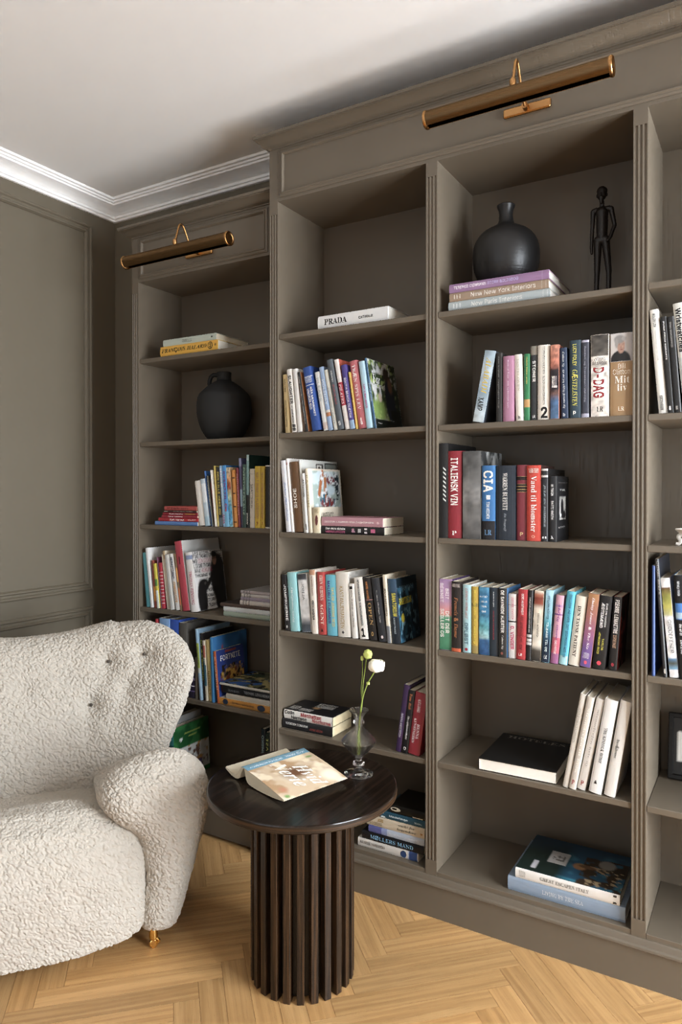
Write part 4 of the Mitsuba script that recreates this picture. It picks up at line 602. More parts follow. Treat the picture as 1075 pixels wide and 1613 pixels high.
def build_book(k, M, t, h, d, color, texts, bands, ex, hard=True):
    """all parts of the book under key k; M places the local frame (spine towards -y, standing)"""
    cover = ex.get('cover', color)
    V, F, C = book_mesh(t, h, d, color, bands, cover, ex.get('edge'), hard)
    part(k, 'cover', ply((finish(V, M), F), 'print', color=muted(C)))
    V, F = pages_mesh(t, h, d, hard)
    part(k, 'pages', ply((finish(V, M), F), 'paper', color=np.tile(lin(ex.get('page', PAGE)), (len(V), 1))))
    if 'stops' in ex:      # a spine printed with a picture or a gradient
        st = ex['stops']; n, m = 7, 72; q = np.linspace(0, 1, m); cc = np.array([lin(c) for _, c in st]); fs = [f for f, _ in st]
        col = np.stack([np.interp(1 - q, fs, cc[:, i]) for i in range(3)], -1)[None].repeat(n, 0)
        sc, am, seed = ex.get('mott', (0, 0, 0))
        if am:
            xx, yy = np.meshgrid(np.linspace(0, t, n), q * h, indexing='ij'); w = meshkit.fbm(np.stack([xx * sc, yy * sc, xx * 0 + seed], -1), 3, int(seed)) - .5
            col = col * np.clip(1 + am * w, .15, 2.5)[..., None]
        V, F, C = grid_sheet(n, m, lambda s, z: np.stack([t * (.03 + .94 * s), -bulge(t * (.03 + .94 * s), t) - .0003, h * (.004 + .992 * z)], 1), np.clip(col, 0, .9))
        part(k, 'spine_picture', ply((finish(V, M), F), 'print', color=muted(C)))
    if texts:
        for tx in texts:
            V, F, C = spine_text(t, h, [tx]); part(k, 'title', ply((finish(V, M), F), 'print', color=muted(C)))
    if 'art' in ex:
        n, m, base, ops = ARTS[ex['art']]; s, tt, col = paint(n, m, base, ops, 2)
        V, F, C = grid_sheet(n, m, lambda s, q: np.stack([s * 0 + t + .0004, d * (.012 + s * .98), h * (.002 + .996 * q)], 1), col)
        part(k, 'cover_picture', ply((finish(V, M), F), 'print', color=muted(C)))
        if ARTTEXT.get(ex['art']):
            for tx in ARTTEXT[ex['art']]:
                V, F, C = cover_text(t, h, d, [tx]); part(k, 'cover_title', ply((finish(V, M), F), 'print', color=muted(C)))
    if 'portrait' in ex:      # the photograph of a grey haired man on the spine
        ops = [('g', 'b9b4b4', 0, 1, 0), ('e', '1d1b1c', .45, .0, .52, .42, .1), ('e', '22201f', .5, .2, .3, .2, .2), ('e', 'b08a78', .48, .56, .20, .30, .15), ('e', '8e8a88', .40, .80, .30, .18, .3), ('e', '9a9694', .26, .66, .09, .2, .3), ('e', 'a8a4a2', .62, .82, .14, .1, .4),
               ('e', '6a4a40', .40, .60, .045, .02, .5), ('e', '6a4a40', .58, .60, .045, .02, .5), ('e', '9a705e', .49, .5, .04, .07, .6), ('e', '7a3f3a', .5, .41, .08, .022, .5), ('e', 'c8a08c', .55, .52, .05, .04, .8)]
        s, q, col = paint(26, 32, 'cdc8c4', ops)
        V, F, C = grid_sheet(26, 32, lambda s, q: np.stack([t * (.04 + .92 * s), -bulge(t * (.04 + .92 * s), t) - .0005, h * (.66 + .33 * q)], 1), col)
        part(k, 'portrait_photo', ply((finish(V, M), F), 'print', color=muted(C)), label='portrait photograph of a grey haired man')
def stand(x, y, z, t, h, lean):
    th = math.radians(lean); c, s = math.cos(th), math.sin(th)
    M = np.array([[c, 0, s, x], [0, 1, 0, y], [-s, 0, c, z + (t * s if lean > 0 else 0)], [0, 0, 0, 1.]]); return M
def lie(x1, y, z, yaw=0.):
    """lying with the front cover up, the spine towards -y, the head of the book at low x; x1 = the right end"""
    a = math.radians(yaw); R = np.array([[math.cos(a), -math.sin(a), 0], [math.sin(a), math.cos(a), 0], [0, 0, 1]])
    M = np.eye(4); M[:3, :3] = R @ np.array([[0, 0, -1], [0, 1, 0], [1, 0, 0]]); M[:3, 3] = (x1, y, z); return M
WHERE = {'d3': ('third shelf of the narrow left bookcase', 1.212), 'd4': ('fourth shelf of the narrow left bookcase', .863), 'd5': ('fifth shelf of the narrow left bookcase', .514),
         'a2': ('second shelf, bay with the vase', 1.561), 'a3': ('', 1.204), 'a4': ('', .849), 'a5': ('', .494), 'b2': ('', 1.561), 'b3': ('', 1.204), 'b4': ('', .849), 'b5': ('', .494), 'c2': ('', 1.561), 'c4': ('', .849)}
PLACE = {}
for r_ in WHERE:
    PLACE[r_] = {'2': 'second', '3': 'third', '4': 'fourth', '5': 'fifth'}[r_[1]] + ' shelf, ' + {'d': 'narrow left bookcase', 'a': 'second bay from left', 'b': 'third bay from left', 'c': 'bay at the right edge'}[r_[0]]
GROUP = {'d3': 'books standing on the third shelf of the narrow bookcase', 'd4': 'books standing on the fourth shelf of the narrow bookcase', 'd5': 'books standing behind the armchair', 'a2': 'books on the second shelf of the second bay', 'a3': 'books on the third shelf of the second bay', 'a4': 'books on the fourth shelf of the second bay', 'a5': 'books on the fifth shelf of the second bay',
         'b2': 'books on the second shelf of the third bay', 'b3': 'books on the third shelf of the third bay', 'b4': 'books on the fourth shelf of the third bay', 'b5': 'white books on the fifth shelf of the third bay', 'c2': 'books on the second shelf of the right bay', 'c4': 'books on the fourth shelf of the right bay'}
ZSHELF = {r: WHERE[r][1] for r in WHERE}
for row, x, y, t, h, d, lean, color, desc, texts, bands, ex in BOOKS:
    lab = desc + ', ' + PLACE[row]
    if not any(w in desc for w in ('book', 'hardback', 'paperback', 'thriller', 'biography')) and len(lab.split()) <= 13:
        lab = ('book with an ' if desc[0] in 'aeiou' else 'book with a ') + lab
    k = thing('book', lab.replace('a tallest', 'the tallest').replace('a taller', 'a taller'), 'book', GROUP[row])
    build_book(k, stand(x, y, ZSHELF[row] + .0004, t, h, lean), t, h, d, color, texts, bands, ex, hard=t > .014)
# the green book on the bottom shelf behind the armchair and three small ones by the upright
def extra(label, group, M, t, h, d, color, texts=(), bands=(), hard=True, **ex):
    k = thing('book', label, 'book', group); build_book(k, M, t, h, d, color, list(texts), list(bands), ex, hard); return k
ARTS['green'] = (36, 44, 'd8d8d2', [('r', '1a5228', 0, 1, .6, 1), ('nr', '2c7038', 5, .48, .15, 3, 0, 1, .6, 1), ('r', '9aa84c', .3, .75, .82, .86), ('r', '9aa84c', .4, .65, .75, .78), ('r', 'dcdcd6', .05, .95, .08, .55), ('nr', '6a4a3a', 9, .52, .05, 4, .1, .95, .15, .55), ('nr', '5a4a7a', 8, .58, .05, 8, .2, .95, .1, .45), ('nr', 'c08a3c', 10, .6, .05, 12, .3, .95, .2, .6), ('r', '1f6a34', 0, 1, 0, .07), ('e', 'e0e4e0', .2, .75, .05, .035)])
extra('green and white picture book leaning on the lowest shelf behind the armchair', None, stand(-.602, .068, .1454, .03, .225, -3), .03, .225, .215, '1d5a5a', bands=[(0, .3, '2a7a78')], cover='1f6a34', art='green')
extra('pale grey book partly hidden by the armchair wing, lowest shelf', None, stand(-.645, .1, .1454, .03, .25, -2), .03, .25, .18, '9a9890', cover='b8b8b4')
for i, (c, tx, tc) in enumerate((('16242a', 'REGNSKO', '8fa8a8'), ('1c2c20', 'ROLVZI', 'a8a858'), ('142024', 'ROADS', 'a0a8a0'))):
    extra(('dark teal', 'dark green', 'near black')[i] + ' small book with pale lettering, lowest shelf behind the round table', 'small dark books behind the round table', stand(-.142 + .021 * i, .085 , .1454, .019, .30 - .01 * i, 0), .019, .30 - .01 * i, .14, c, [(tx, 'b', tc, .08, .42, .2, .75, 'u')], [])

# stacks of lying books: x from x0 to x1, spine front at y
def stack(group, z, items):
    for it in items:
        label, x0, x1, y, t, d, color = it[:7]; texts = it[7] if len(it) > 7 else []; bands = it[8] if len(it) > 8 else []; ex = dict(it[9]) if len(it) > 9 else {}
        z += .0004; h = x1 - x0; yaw = ex.pop('yaw', 0.)
        k = thing('book', label, 'book', group); build_book(k, lie(x1, y, z, yaw), t, h, d, color, texts, bands, ex, hard=ex.get('hard', t > .012)); z += t
    return z
D = lambda s, col, f0, f1, c0=.25, c1=.75, st='b': (s, st, col, f0, f1, c0, c1, 'd')
stack('two books lying on the top shelf of the narrow bookcase', 1.908, [
 ('yellow art book with black hand lettering, lower of two on the narrow bookcase top shelf', -.648, -.339, .066, .0405, .235, 'dba52c', [D('FRANÇOIS HALARD', '1d1710', .03, .82, .22, .76, 'i'), D('②', '1d1710', .84, .92, .15, .85), D('®', '8a6a20', .95, .98, .4, .65)], [], {'page': 'ded8ca', 'cover': 'd8b050'}),
 ('pale green grey book lying on top of the yellow art book', -.634, -.351, .068, .027, .21, 'b4bcae', [D('WALLS', '3c4038', .38, .56, .25, .7, 'r'), D('◆', '2a3028', .92, .95, .3, .7)], [], {'cover': 'a8b0a4'})])
reds = [('slim light blue book at the bottom of the red stack', -.681, -.447, .0155, '4f79b4', []), ('slim red book with a white title, second from the bottom of the red stack', -.664, -.445, .0145, 'a3222e', [D('Kurt i kurven', 'e8d8d8', .3, .66, .2, .8), D('KURT', 'd8b8b8', .76, .95, .3, .7)]),
        ('slim dark red book, third from the bottom of the red stack', -.642, -.448, .0105, '8f2030', [D('Den sidste', 'e0c8c8', .2, .6)]), ('slim dark red book with a yellow mark, third from the top of the red stack', -.640, -.449, .0105, '861c2a', [D('Kurt koker', 'e0c8c8', .2, .6), D('—', 'c8a83c', .66, .95)]),
        ('slim dark brown book, second from the top of the red stack', -.628, -.452, .0085, '3f2320', [D('—', 'd8d0c4', .0, .12), D('Kurt quo vadis', 'a08a80', .3, .9)]), ('slim brick red book on top of the red stack', -.630, -.453, .0165, 'a8453f', [D('Fisken', '7a2c2a', .1, .75)])]
stack('slim red books stacked left of the row on the third shelf', 1.212, [(l, a, b, .066 + .003 * (i % 2), t, .15, c, tx, [], {'hard': False}) for i, (l, a, b, t, c, tx) in enumerate(reds)])
mags = [('green and white picture book at the bottom of the magazine pile', -.318, -.082, .0185, '8f9c8c', .23, {'page': 'e0e0da', 'cover': '3a5a4a'}), ('white picture book second in the magazine pile', -.318, -.083, .018, 'c4c8c8', .22, {'cover': 'b8bcbc'}), ('dark brown book wider than the magazines above it', -.334, -.085, .013, '4a3a32', .2, {'cover': '3a3230'}),
        ('white magazine under three others in the pile', -.236, -.082, .017, 'bcb6b0', .2, {'page': 'd0ccc6'}), ('lilac grey magazine third from the top of the pile', -.232, -.083, .013, '8f8494', .2, {'page': 'c8c2c4'}), ('white magazine second from the top of the pile', -.229, -.082, .012, 'bdb8b4', .2, {'page': 'd0ccc6'}), ('grey magazine on top of the pile', -.232, -.084, .012, 'a49a9c', .2, {'page': 'cfc9c4', 'cover': 'a49f9c'})]
stack('magazines and picture books piled beside the upright', .863, [(l, a, b, .075, t, d, c, [], [(.1 + .09 * j, .12 + .09 * j, '5a5a5a') for j in range(3)] if i > 2 else [], {**e, 'hard': False}) for i, (l, a, b, t, c, d, e) in enumerate(mags)])
ARTS['map'] = (40, 40, '6a6a4a', [('n', '3a4a34', 4, .48, .1, 3), ('n', '2a5a9a', 4, .58, .05, 9), ('n', 'b8a868', 7, .55, .08, 5), ('n', '241f1a', 8, .6, .05, 12)])
stack('books lying behind the armchair', .514, [
 ('orange book with two dark round emblems, bottom of the stack behind the chair', -.345, -.080, .072, .026, .2, 'c8872c', [D('Børnenes billedordbog', '6a4a28', .28, .68, .35, .7), D('●', '2a3448', .1, .2, .1, .9), D('●', '2a3448', .74, .88, .05, .95)], [], {'cover': 'd8d0be'}),
 ('cream paperback lying on the orange book', -.306, -.081, .076, .02, .19, 'cfc6b4', [], [], {'cover': 'c8c0b0', 'hard': False}),
 ('black book with grey lettering lying under the map book', -.322, -.080, .074, .029, .19, '1d1e20', [D('OLAV BLOG', '6a6e70', .12, .34, .3, .6), D('TEKNIK LEGENDER', '8a8e90', .44, .95, .35, .7)], [], {}),
 ('thin atlas with a map on its cover, top of the stack behind the chair', -.335, -.082, .07, .0095, .215, 'cdc8ba', [], [], {'cover': '8a8a6a', 'art': 'map', 'hard': False})])
stack('single book on the top shelf of the second bay', 1.917, [('white fashion book with a black title lying alone on the top shelf', .157, .437, .016, .047, .19, 'e2e2e0', [D('PRADA', '1a1a1c', .1, .43, .3, .72, 's'), D('CATWALK', '2a2a2c', .6, .8, .38, .58)], [], {'page': 'e2ddd2', 'yaw': -1.5})])
stack('two thick paperbacks lying on the third shelf', 1.204, [
 ('black paperback with pink and white lettering under the pink one', .172, .420, .020, .0265, .15, '1f1d1e', [D('Den store danske', 'e8e4e2', .08, .4, .55, .85), D('MØBELGUIDE', 'c05a80', .08, .4, .12, .45), D('&', 'c088a0', .5, .56), D('◎', 'b0b0b0', .6, .65), D('■', 'd0c8cc', .7, .745, .15, .85), D('◎', 'c05a80', .8, .87)], [], {'hard': False}),
 ('dusty pink paperback lying on the black paperback', .176, .416, .018, .0305, .16, 'b3808a', [D('DESIGN LAMPER FRA FABRIKKEN', 'e8d4d4', .05, .86, .38, .58), D('●', 'd8b0b8', .91, .95, .3, .6)], [], {'hard': False})])
ARTS['night'] = (40, 40, '16161a', [('e', 'a07a50', .48, .52, .12, .1, .6), ('r', '16161a', 0, 1, 0, .3)])
ARTTEXT['night'] = [('HARRISON', 'b', 'b8b4ae', .12, .4, .78, .97), ('MANHATTAN', 'b', 'c8c4be', .55, .9, .22, .6), ('KUNDEN', 'b', 'c8c4be', .1, .3, .5, .75)]
stack('two paperbacks lying on the fifth shelf', .494, [
 ('black paperback with small white title under the striped one', .004, .216, .022, .034, .135, '1e1d1f', [D('KVINDEN I GRAVEN', 'd8d4d0', .08, .52, .45, .7), D('JUSSI ADLER', '8a3a34', .56, .82, .25, .5)], [], {'hard': False, 'page': 'd8c8a4'}),
 ('black and white paperback with red lettering lying on top of the pair', .010, .216, .024, .0325, .135, 'e0dcd4', [D('Colin', '1a1a1a', .02, .22, .55, .95), D('Harrison', '1a1a1a', .16, .48, .08, .5), D('Manhattan', '9a2c30', .36, .78, .5, .95), D('Nocturne', '9a2c30', .6, .97, .08, .5)], [], {'hard': False, 'cover': '17171a', 'art': 'night', 'page': 'd8c8a4'})])
stack('books stacked on the bottom shelf of the second bay', .145, [
 ('white paperback at the bottom of the stack, blue pattern at its end', .320, .544, .022, .028, .15, 'ddd6cc', [D('HENRIK NORDBRO', '6a6460', .04, .46, .4, .75, 's'), D('●', '27406a', .72, .82, .1, .9)], [(.86, .99, '2f4a80'), (.84, .86, 'a8b8d0')], {'hard': False}),
 ('black book with pale blue serif capitals in the bottom stack', .336, .564, .022, .027, .15, '15161a', [D('MØLLERS MAND', '7fb8d8', .14, .84, .25, .8, 's')], [], {}),
 ('pale blue book above the black one in the bottom stack', .360, .566, .024, .0235, .15, 'b8c4d4', [D('En begyndelse og derfra', 'e8ecf0', .38, .9, .4, .65, 'r')], [(0, .24, '5a5f9c'), (.24, .34, '8a98c4')], {'hard': False}),
 ('cream book with ochre and grey lettering in the bottom stack', .352, .567, .024, .034, .15, 'd4c4a8', [D('GODS', 'b08a4c', .2, .3, .55, .85), D('STORIES', 'a89878', .06, .28, .15, .45), D('sushi for', '4a4640', .56, .84, .55, .85, 'i'), D('begyndere', '4a4640', .54, .86, .15, .45, 'i'), D('●', 'b07a30', .93, .97, .3, .5)], [], {}),
 ('dark teal book above the cream one in the bottom stack', .405, .574, .024, .0235, .15, '1f4a5c', [D('Madefølge', 'd0dce0', .2, .6, .35, .7), D('Kok', 'a8c0c8', .75, .9, .35, .6), D('▲', 'e0e8ea', .01, .12, .1, .9)], [], {}),
 ('black and white zebra patterned book on top of the bottom stack', .440, .574, .026, .027, .14, '15130f', [D('—', 'd8d0c0', .62, .9, .0, .25), D('●', 'c8c0ac', .02, .3, .3, .8), D('●', '15130f', .06, .2, .45, .7)], [], {})])
zt = stack('three large books under the black vase', 1.917, [
 ('pale grey blue interiors book, bottom of the three under the vase', .650, .967, .018, .0285, .25, 'a9b3b4', [D('New Paris Interiors', 'ece8e2', .24, .74, .25, .75, 'r'), D('|||', 'd0d4d4', .05, .13, .25, .75)], [(.935, .94, 'ccd0d0'), (.975, .98, 'ccd0d0')], {'page': 'd8d4cc'}),
 ('brown interiors book with white title, middle of the three under the vase', .654, .963, .016, .0265, .25, '97806a', [D('New New York Interiors', 'ece4da', .23, .88, .25, .78, 'r'), D('|||', 'cfc2b4', .05, .12, .25, .75)], [(.935, .94, 'b8a898'), (.975, .98, 'b8a898')], {'page': 'd8d4cc'}),
 ('purple book with white and lilac title directly under the black vase', .654, .965, .014, .0265, .26, '8f6c92', [D('TERENCE CONRANS', 'ece0ec', .05, .385, .35, .7), D('STORE BOLIGBOG', 'b8a8d8', .4, .71, .35, .7)], [(.935, .94, 'a488a8')], {'page': 'd4d0c8'})])
ARTS['italy'] = (56, 60, '1f4f68', [('n', '2f7a90', 5, .5, .2, 3), ('g', '1c2a24', .5, .62, 1), ('r', '1f4f68', 0, 0, 0, 0), ('g', '173a50', .55, 1.05, 0), ('nr', '3a2c1c', 9, .42, .1, 4, 0, .75, 0, .42), ('nr', 'a8906a', 22, .6, .05, 8, 0, .5, 0, .35), ('e', 'a0744a', .42, .44, .1, .075, .3), ('e', '6a4a30', .45, .37, .05, .1, .3), ('e', '8a8478', .62, .2, .13, .09, .2), ('r', 'c8c4c0', .34, .66, .56, .76), ('r', 'b8b4b0', .355, .645, .57, .75), ('nr', '6a6660', 30, .5, .02, 3, .43, .57, .6, .72), ('r', 'cfccd0', .08, .3, .82, .865)])
stack('two books lying on the bottom shelf of the third bay', .145, [
 ('blue cloth coastal book lying under the travel book', .843, 1.178, .022, .0425, .255, '8497ac', [D('LIVING BY THE SEA', 'c8d0d8', .31, .66, .35, .65, 's')], [], {'page': 'c8c4bc', 'cover': '8194a8'}),
 ('white spined travel book with a teal landscape cover, lying on the blue book', .866, 1.164, .022, .031, .235, 'e4e0d8', [D('GREAT ESCAPES ITALY', '6a655c', .25, .72, .35, .7, 's'), D('■', '3a3632', .94, .97, .1, .9), D('ıııı', 'a8a49c', .04, .1, .2, .8)], [], {'cover': '17303a', 'art': 'italy'})])
# the black hotel book shows its fore edge
ARTTEXT['hotel'] = [('HOTELES', 's', '6f6a62', .12, .9, .84, .93)]
k = thing('book', 'large black book lying alone beside the white leaning books', 'book')
Mh = np.array([[0, 1, 0, 0], [0, 0, 1, 0], [1, 0, 0, 0], [0, 0, 0, 1.]])     # spine at left, head away, front cover up
a = math.radians(1.5); Rz = np.array([[math.cos(a), -math.sin(a), 0, .752], [math.sin(a), math.cos(a), 0, .012], [0, 0, 1, .4945], [0, 0, 0, 1.]])
build_book(k, Rz @ Mh, .036, .262, .236, '1a1918', [], [], {'cover': '1a1918', 'page': 'e2ded4'}, True)
V, F, C = cover_text(.036, .262, .236, ARTTEXT['hotel']); part(k, 'cover_title', ply((finish(V, Rz @ Mh), F), 'print', color=C), label='grey serif capitals')
# the pocket book standing in front of the fashion book
k = extra('short cream handbag book in front of the fashion book', None, stand(.1425, .013, 1.2044, .0285, .091, 0), .0285, .091, .125, 'd8cba8', [('●', 'b', '6a3a34', .3, .7, .35, .75, 'h'), ('HAND', 'r', 'a89a70', .05, .22, .15, .85, 'h')], [], cover='e0d6c0')
V, F, C = cover_text(.0285, .091, .125, [('HANDBAGS', 'r', '4a4438', .06, .72, .45, .8), ('●', 'b', '6a2c34', .3, .9, .1, .3)]); part(k, 'cover_title', ply((finish(V, stand(.1425, .013, 1.2044, .0285, .091, 0)), F), 'print', color=C))

# ------------------------------------------------------------------ pots, figure, frame
zv = zt + .0003
vp = curve([(.0, 0), (.052, .0), (.078, .012), (.099, .055), (.105, .1), (.099, .14), (.078, .172), (.045, .192), (.029, .201), (.0235, .212), (.0215, .228), (.0225, .245), (.0275, .258), (.0285, .262), (.0265, .264), (.0245, .262), (.019, .245), (.018, .21)], 90)
vp[:, 0] = np.maximum(vp[:, 0], 0)
vp = np.vstack([[0, 0], vp[2:]])
k = thing('vase', 'round ribbed black vase with a flared neck on the purple book', 'vase')
part(k, 'body', ply(lathe(vp, 72, (.795, .142, zv)), 'black_clay', smooth=50))
k = thing('vase', 'matt black round jug with a small handle in the narrow bookcase', 'vase')
jp = curve([(.0, 0), (.06, 0), (.085, .006), (.118, .04), (.142, .09), (.148, .135), (.140, .18), (.115, .218), (.08, .239), (.056, .247), (.050, .254), (.0495, .27), (.0505, .281), (.048, .283), (.045, .28), (.044, .25)], 80); jp = np.vstack([[0, 0], jp[2:]])
JC = (-.408, .186, 1.5583)
jp[:, 0] *= np.where(jp[:, 1] > .235, .585, .76 - .175 * np.clip((jp[:, 1] - .19) / .045, 0, 1))
part(k, 'body', ply(lathe(jp, 72, JC), 'matt_clay', smooth=50))
hp_ = curve([(-.034, 0, .274), (-.075, 0, .276), (-.094, 0, .262), (-.098, 0, .24), (-.088, 0, .225)], 22) * [.8, 1, 1] + JC
part(k, 'handle', ply(tube(hp_, .0085, 14), 'matt_clay', smooth=50))
def blobs(bones, cell=.0035, smooth_it=6):
    """one continuous skin over bones [(p, r, q, s)]"""
    ms = []
    for p, r, q, s in bones:
        A = m3.Manifold.sphere(r, 20).translate([float(x) for x in p]); B = m3.Manifold.sphere(s, 20).translate([float(x) for x in q]); ms.append(m3.Manifold.batch_hull([A, B]))
    M = m3.Manifold.batch_boolean(ms, m3.OpType.Add).refine_to_length(cell).to_mesh()
    m = trimesh.Trimesh(M.vert_properties[:, :3], M.tri_verts, process=True); trimesh.smoothing.filter_taubin(m, iterations=smooth_it); return m
SC = np.array([1.076, .205, 1.9175])
def sb(*rows): return [(np.array(p) + SC, r, np.array(q) + SC, s) for p, r, q, s in rows]
fig = sb(((-.017, 0, .02), .0068, (-.014, 0, .105), .0078), ((-.014, 0, .105), .0085, (-.012, .0, .205), .0125), ((.020, 0, .02), .0068, (.021, -.004, .105), .0078), ((.021, -.004, .105), .0085, (.010, 0, .205), .0125),   # legs
         ((-.017, 0, .010), .0062, (-.020, -.020, .007), .0055), ((.020, 0, .010), .0062, (.022, -.020, .007), .0055),                        # feet
         ((-.011, 0, .203), .0135, (.010, 0, .203), .0135), ((0, 0, .212), .0155, (0, .002, .262), .0175), ((0, .002, .262), .0165, (0, .002, .288), .0185), ((-.020, .002, .297), .009, (.020, .002, .297), .009),   # trunk and shoulders
         ((0, .002, .298), .0075, (.0, -.002, .320), .0068), ((.0, -.004, .338), .0135, (.0, -.002, .353), .0145), ((0, -.012, .330), .0075, (0, -.012, .315), .0045),      # neck, head, beard
         ((0, -.017, .342), .003, (0, -.019, .336), .0036), ((-.0135, -.001, .343), .003, (-.0135, -.001, .338), .003), ((.0135, -.001, .343), .003, (.0135, -.001, .338), .003),   # nose, ears
         ((-.026, .002, .296), .0078, (-.0295, .004, .240), .006), ((-.0295, .004, .240), .006, (-.030, -.004, .185), .005), ((-.030, -.004, .185), .005, (-.0285, -.007, .166), .0042),  # right arm hangs
         ((.026, .002, .296), .0078, (.036, .006, .245), .006), ((.036, .006, .245), .006, (.025, -.008, .205), .005), ((.025, -.008, .205), .005, (.019, -.013, .196), .0045))     # left hand on the hip
k = thing('figurine', 'slender dark wooden figure of a bearded man, hand on hip, top shelf', 'statue')
part(k, 'body', ply(blobs(fig), 'dark_wood', smooth=50))
hair = trimesh.creation.icosphere(3, .0158); hair.apply_scale([1, 1.0, .75]); hair.apply_translation(SC + [0, .001, .3545])
part(k, 'hair', ply(hair, 'dark_wood', smooth=True))
part(k, 'base', ply(cbox(SC[0] - .032, SC[0] + .034, SC[1] - .03, SC[1] + .016, SC[2], SC[2] + .005, .001), 'dark_wood'))
# picture frame in the right bay
k = thing('framed_photograph', 'black picture frame leaning at the back of the right bay', 'picture frame')
fw_, fh_ = .26, .19; fx, fyb, fz = 1.262, .235, .4945; tilt = math.radians(10)
def fr(a, b, h):      # a along x, b up the frame, h towards the room
    return (fx + a, fyb + b * math.sin(tilt) - h * math.cos(tilt), fz + b * math.cos(tilt) + h * math.sin(tilt) + .004)
part(k, 'frame', ply(ring_moulding((0, fw_, 0, fh_), [(0, -.012), (0, .008), (.002, .010), (.012, .010), (.014, .004), (.014, 0)], fr), 'black_frame'))
s_, t_, col = paint(30, 24, '171615', [('r', 'd8d4cc', .065, .935, .24, .76), ('r', '6a6866', .085, .915, .26, .74), ('r', 'c8c4c0', .07, .13, .26, .74), ('e', '24232a', .22, .58, .10, .2, .2), ('e', 'b8a498', .24, .56, .05, .1, .3), ('e', '2c2a30', .26, .3, .14, .2, .2), ('e', '8a8886', .65, .5, .2, .2, .4), ('e', '3a3838', .6, .36, .12, .16, .3)])
V, F, C = grid_sheet(30, 24, lambda s, q: np.array([fr(.013 + a * (fw_ - .026), .013 + b * (fh_ - .026), .001) for a, b in zip(s, q)]), col)
part(k, 'photograph', ply((V, F), 'print', color=C), label='small black and white photograph in a wide black mount')
V = np.array([fr(a, b, -.012) for a, b in ((0, 0), (fw_, 0), (fw_, fh_), (0, fh_))]); part(k, 'backing', ply((V, np.array([[0, 1, 2], [0, 2, 3]])), 'print', color=np.tile(lin('1a1817'), (4, 1))))
# white footed dish
k = thing('dish', 'small white ceramic dish on curled feet, shelf above the diving books', 'ornament')
DC = np.array([1.352, .062, 1.2043])
part(k, 'bowl', ply(lathe(curve([(0, .028), (.02, .026), (.04, .03), (.052, .04), (.055, .043), (.053, .045), (.046, .041), (.03, .034), (0, .031)], 40) * [1, 1], 48, DC), 'white_glaze', smooth=40))
for i in range(4):
    a = math.pi + .25 + i * math.pi / 2; u = np.array([math.cos(a), math.sin(a), 0])
    p = curve([u * .036 + [0, 0, .03], u * .047 + [0, 0, .024], u * .041 + [0, 0, .012], u * .046 + [0, 0, .004], u * .053 + [0, 0, .005]], 16) + DC
    part(k, 'foot', ply(tube(p, np.linspace(.006, .0042, 16), 10), 'white_glaze', smooth=40))

# ------------------------------------------------------------------ the round table with what stands on it
TC, TZ, TR = np.array([.390, -.419]), .5295, .267
k = thing('side_table', 'round dark oak side table on a slatted drum base', 'side table')
top = lathe([(0, TZ - .024), (TR - .012, TZ - .024), (TR - .004, TZ - .0225), (TR, TZ - .018), (TR, TZ - .004), (TR - .0012, TZ - .0012), (TR - .004, TZ), (0, TZ)], 128, (TC[0], TC[1], 0))
ang = np.arctan2(top.vertices[:, 1] - TC[1], top.vertices[:, 0] - TC[0])
part(k, 'tabletop', ply(top, 'table_lacquer', smooth=20))
rim = lathe([(TR + .0003, TZ - .0185), (TR + .0003, TZ - .0035)], 128, (TC[0], TC[1], 0)); an = np.arctan2(rim.vertices[:, 1] - TC[1], rim.vertices[:, 0] - TC[0])
part(k, 'edge_band', ply(rim, ts(scene['dark_oak']['bsdf']), uv=np.stack([an * TR, rim.vertices[:, 2]], 1)))
part(k, 'drum', ply(lathe([(0, .006), (.118, .006), (.118, TZ - .024), (0, TZ - .024)], 96, (TC[0], TC[1], 0)), 'dark_wood', smooth=30))
NS = 24
for i in range(NS):
    a = 2 * math.pi * (i + .13) / NS; m = cbox(.1185, .1455, -.0098, .0098, .0, TZ - .0245, .0012)
    uv = np.stack([m.vertices[:, 2] + i * .37, m.vertices[:, 1] + m.vertices[:, 0] * .7 + i * .05], 1)
    R = trimesh.transformations.rotation_matrix(a, [0, 0, 1]); R[:2, 3] = TC; m.apply_transform(R)
    part(k, 'slat', ply(m, 'dark_oak', uv=uv))
# open book lying face down
k = thing('open_book', 'open paperback lying face down on the round table, blossom cover', 'book')
A0 = np.array([.255, -.513, TZ]); sd = np.array([.066, .211, 0]); sd /= np.linalg.norm(sd); wd = np.array([sd[1], -sd[0], 0]); LB = .2215
def obk(w, z, l): return A0 + np.outer(w, wd) + np.outer(l, sd) + np.outer(z, [0, 0, 1])
def strip(prof, l0=0., l1=LB):
    P = np.array(prof, float); n = len(P); V = np.vstack([obk(P[:, 0], P[:, 1], np.full(n, l0)), obk(P[:, 0], P[:, 1], np.full(n, l1))])
    F = [[i, (i + 1) % n, (i + 1) % n + n] for i in range(n)] + [[i, (i + 1) % n + n, i + n] for i in range(n)]
    f2 = trimesh.creation.triangulate_polygon(Polygon(P), engine='earcut'); vv = obk(f2[0][:, 0], f2[0][:, 1], np.full(len(f2[0]), l0)); v2 = obk(f2[0][:, 0], f2[0][:, 1], np.full(len(f2[0]), l1)); m = len(V)
    V = np.vstack([V, vv, v2]); F = np.vstack([F, f2[1] + m, f2[1] + m + len(vv)]); return V, F
CZ0, CW, CZ1 = .0445, .191, .0135      # the front cover: from the spine's height down to its fore edge
cov = lambda w: CZ0 + (CZ1 - CZ0) * (w / CW) + .003 * np.sin(np.pi * np.clip(w / CW, 0, 1))
ws = np.linspace(0, CW, 14)
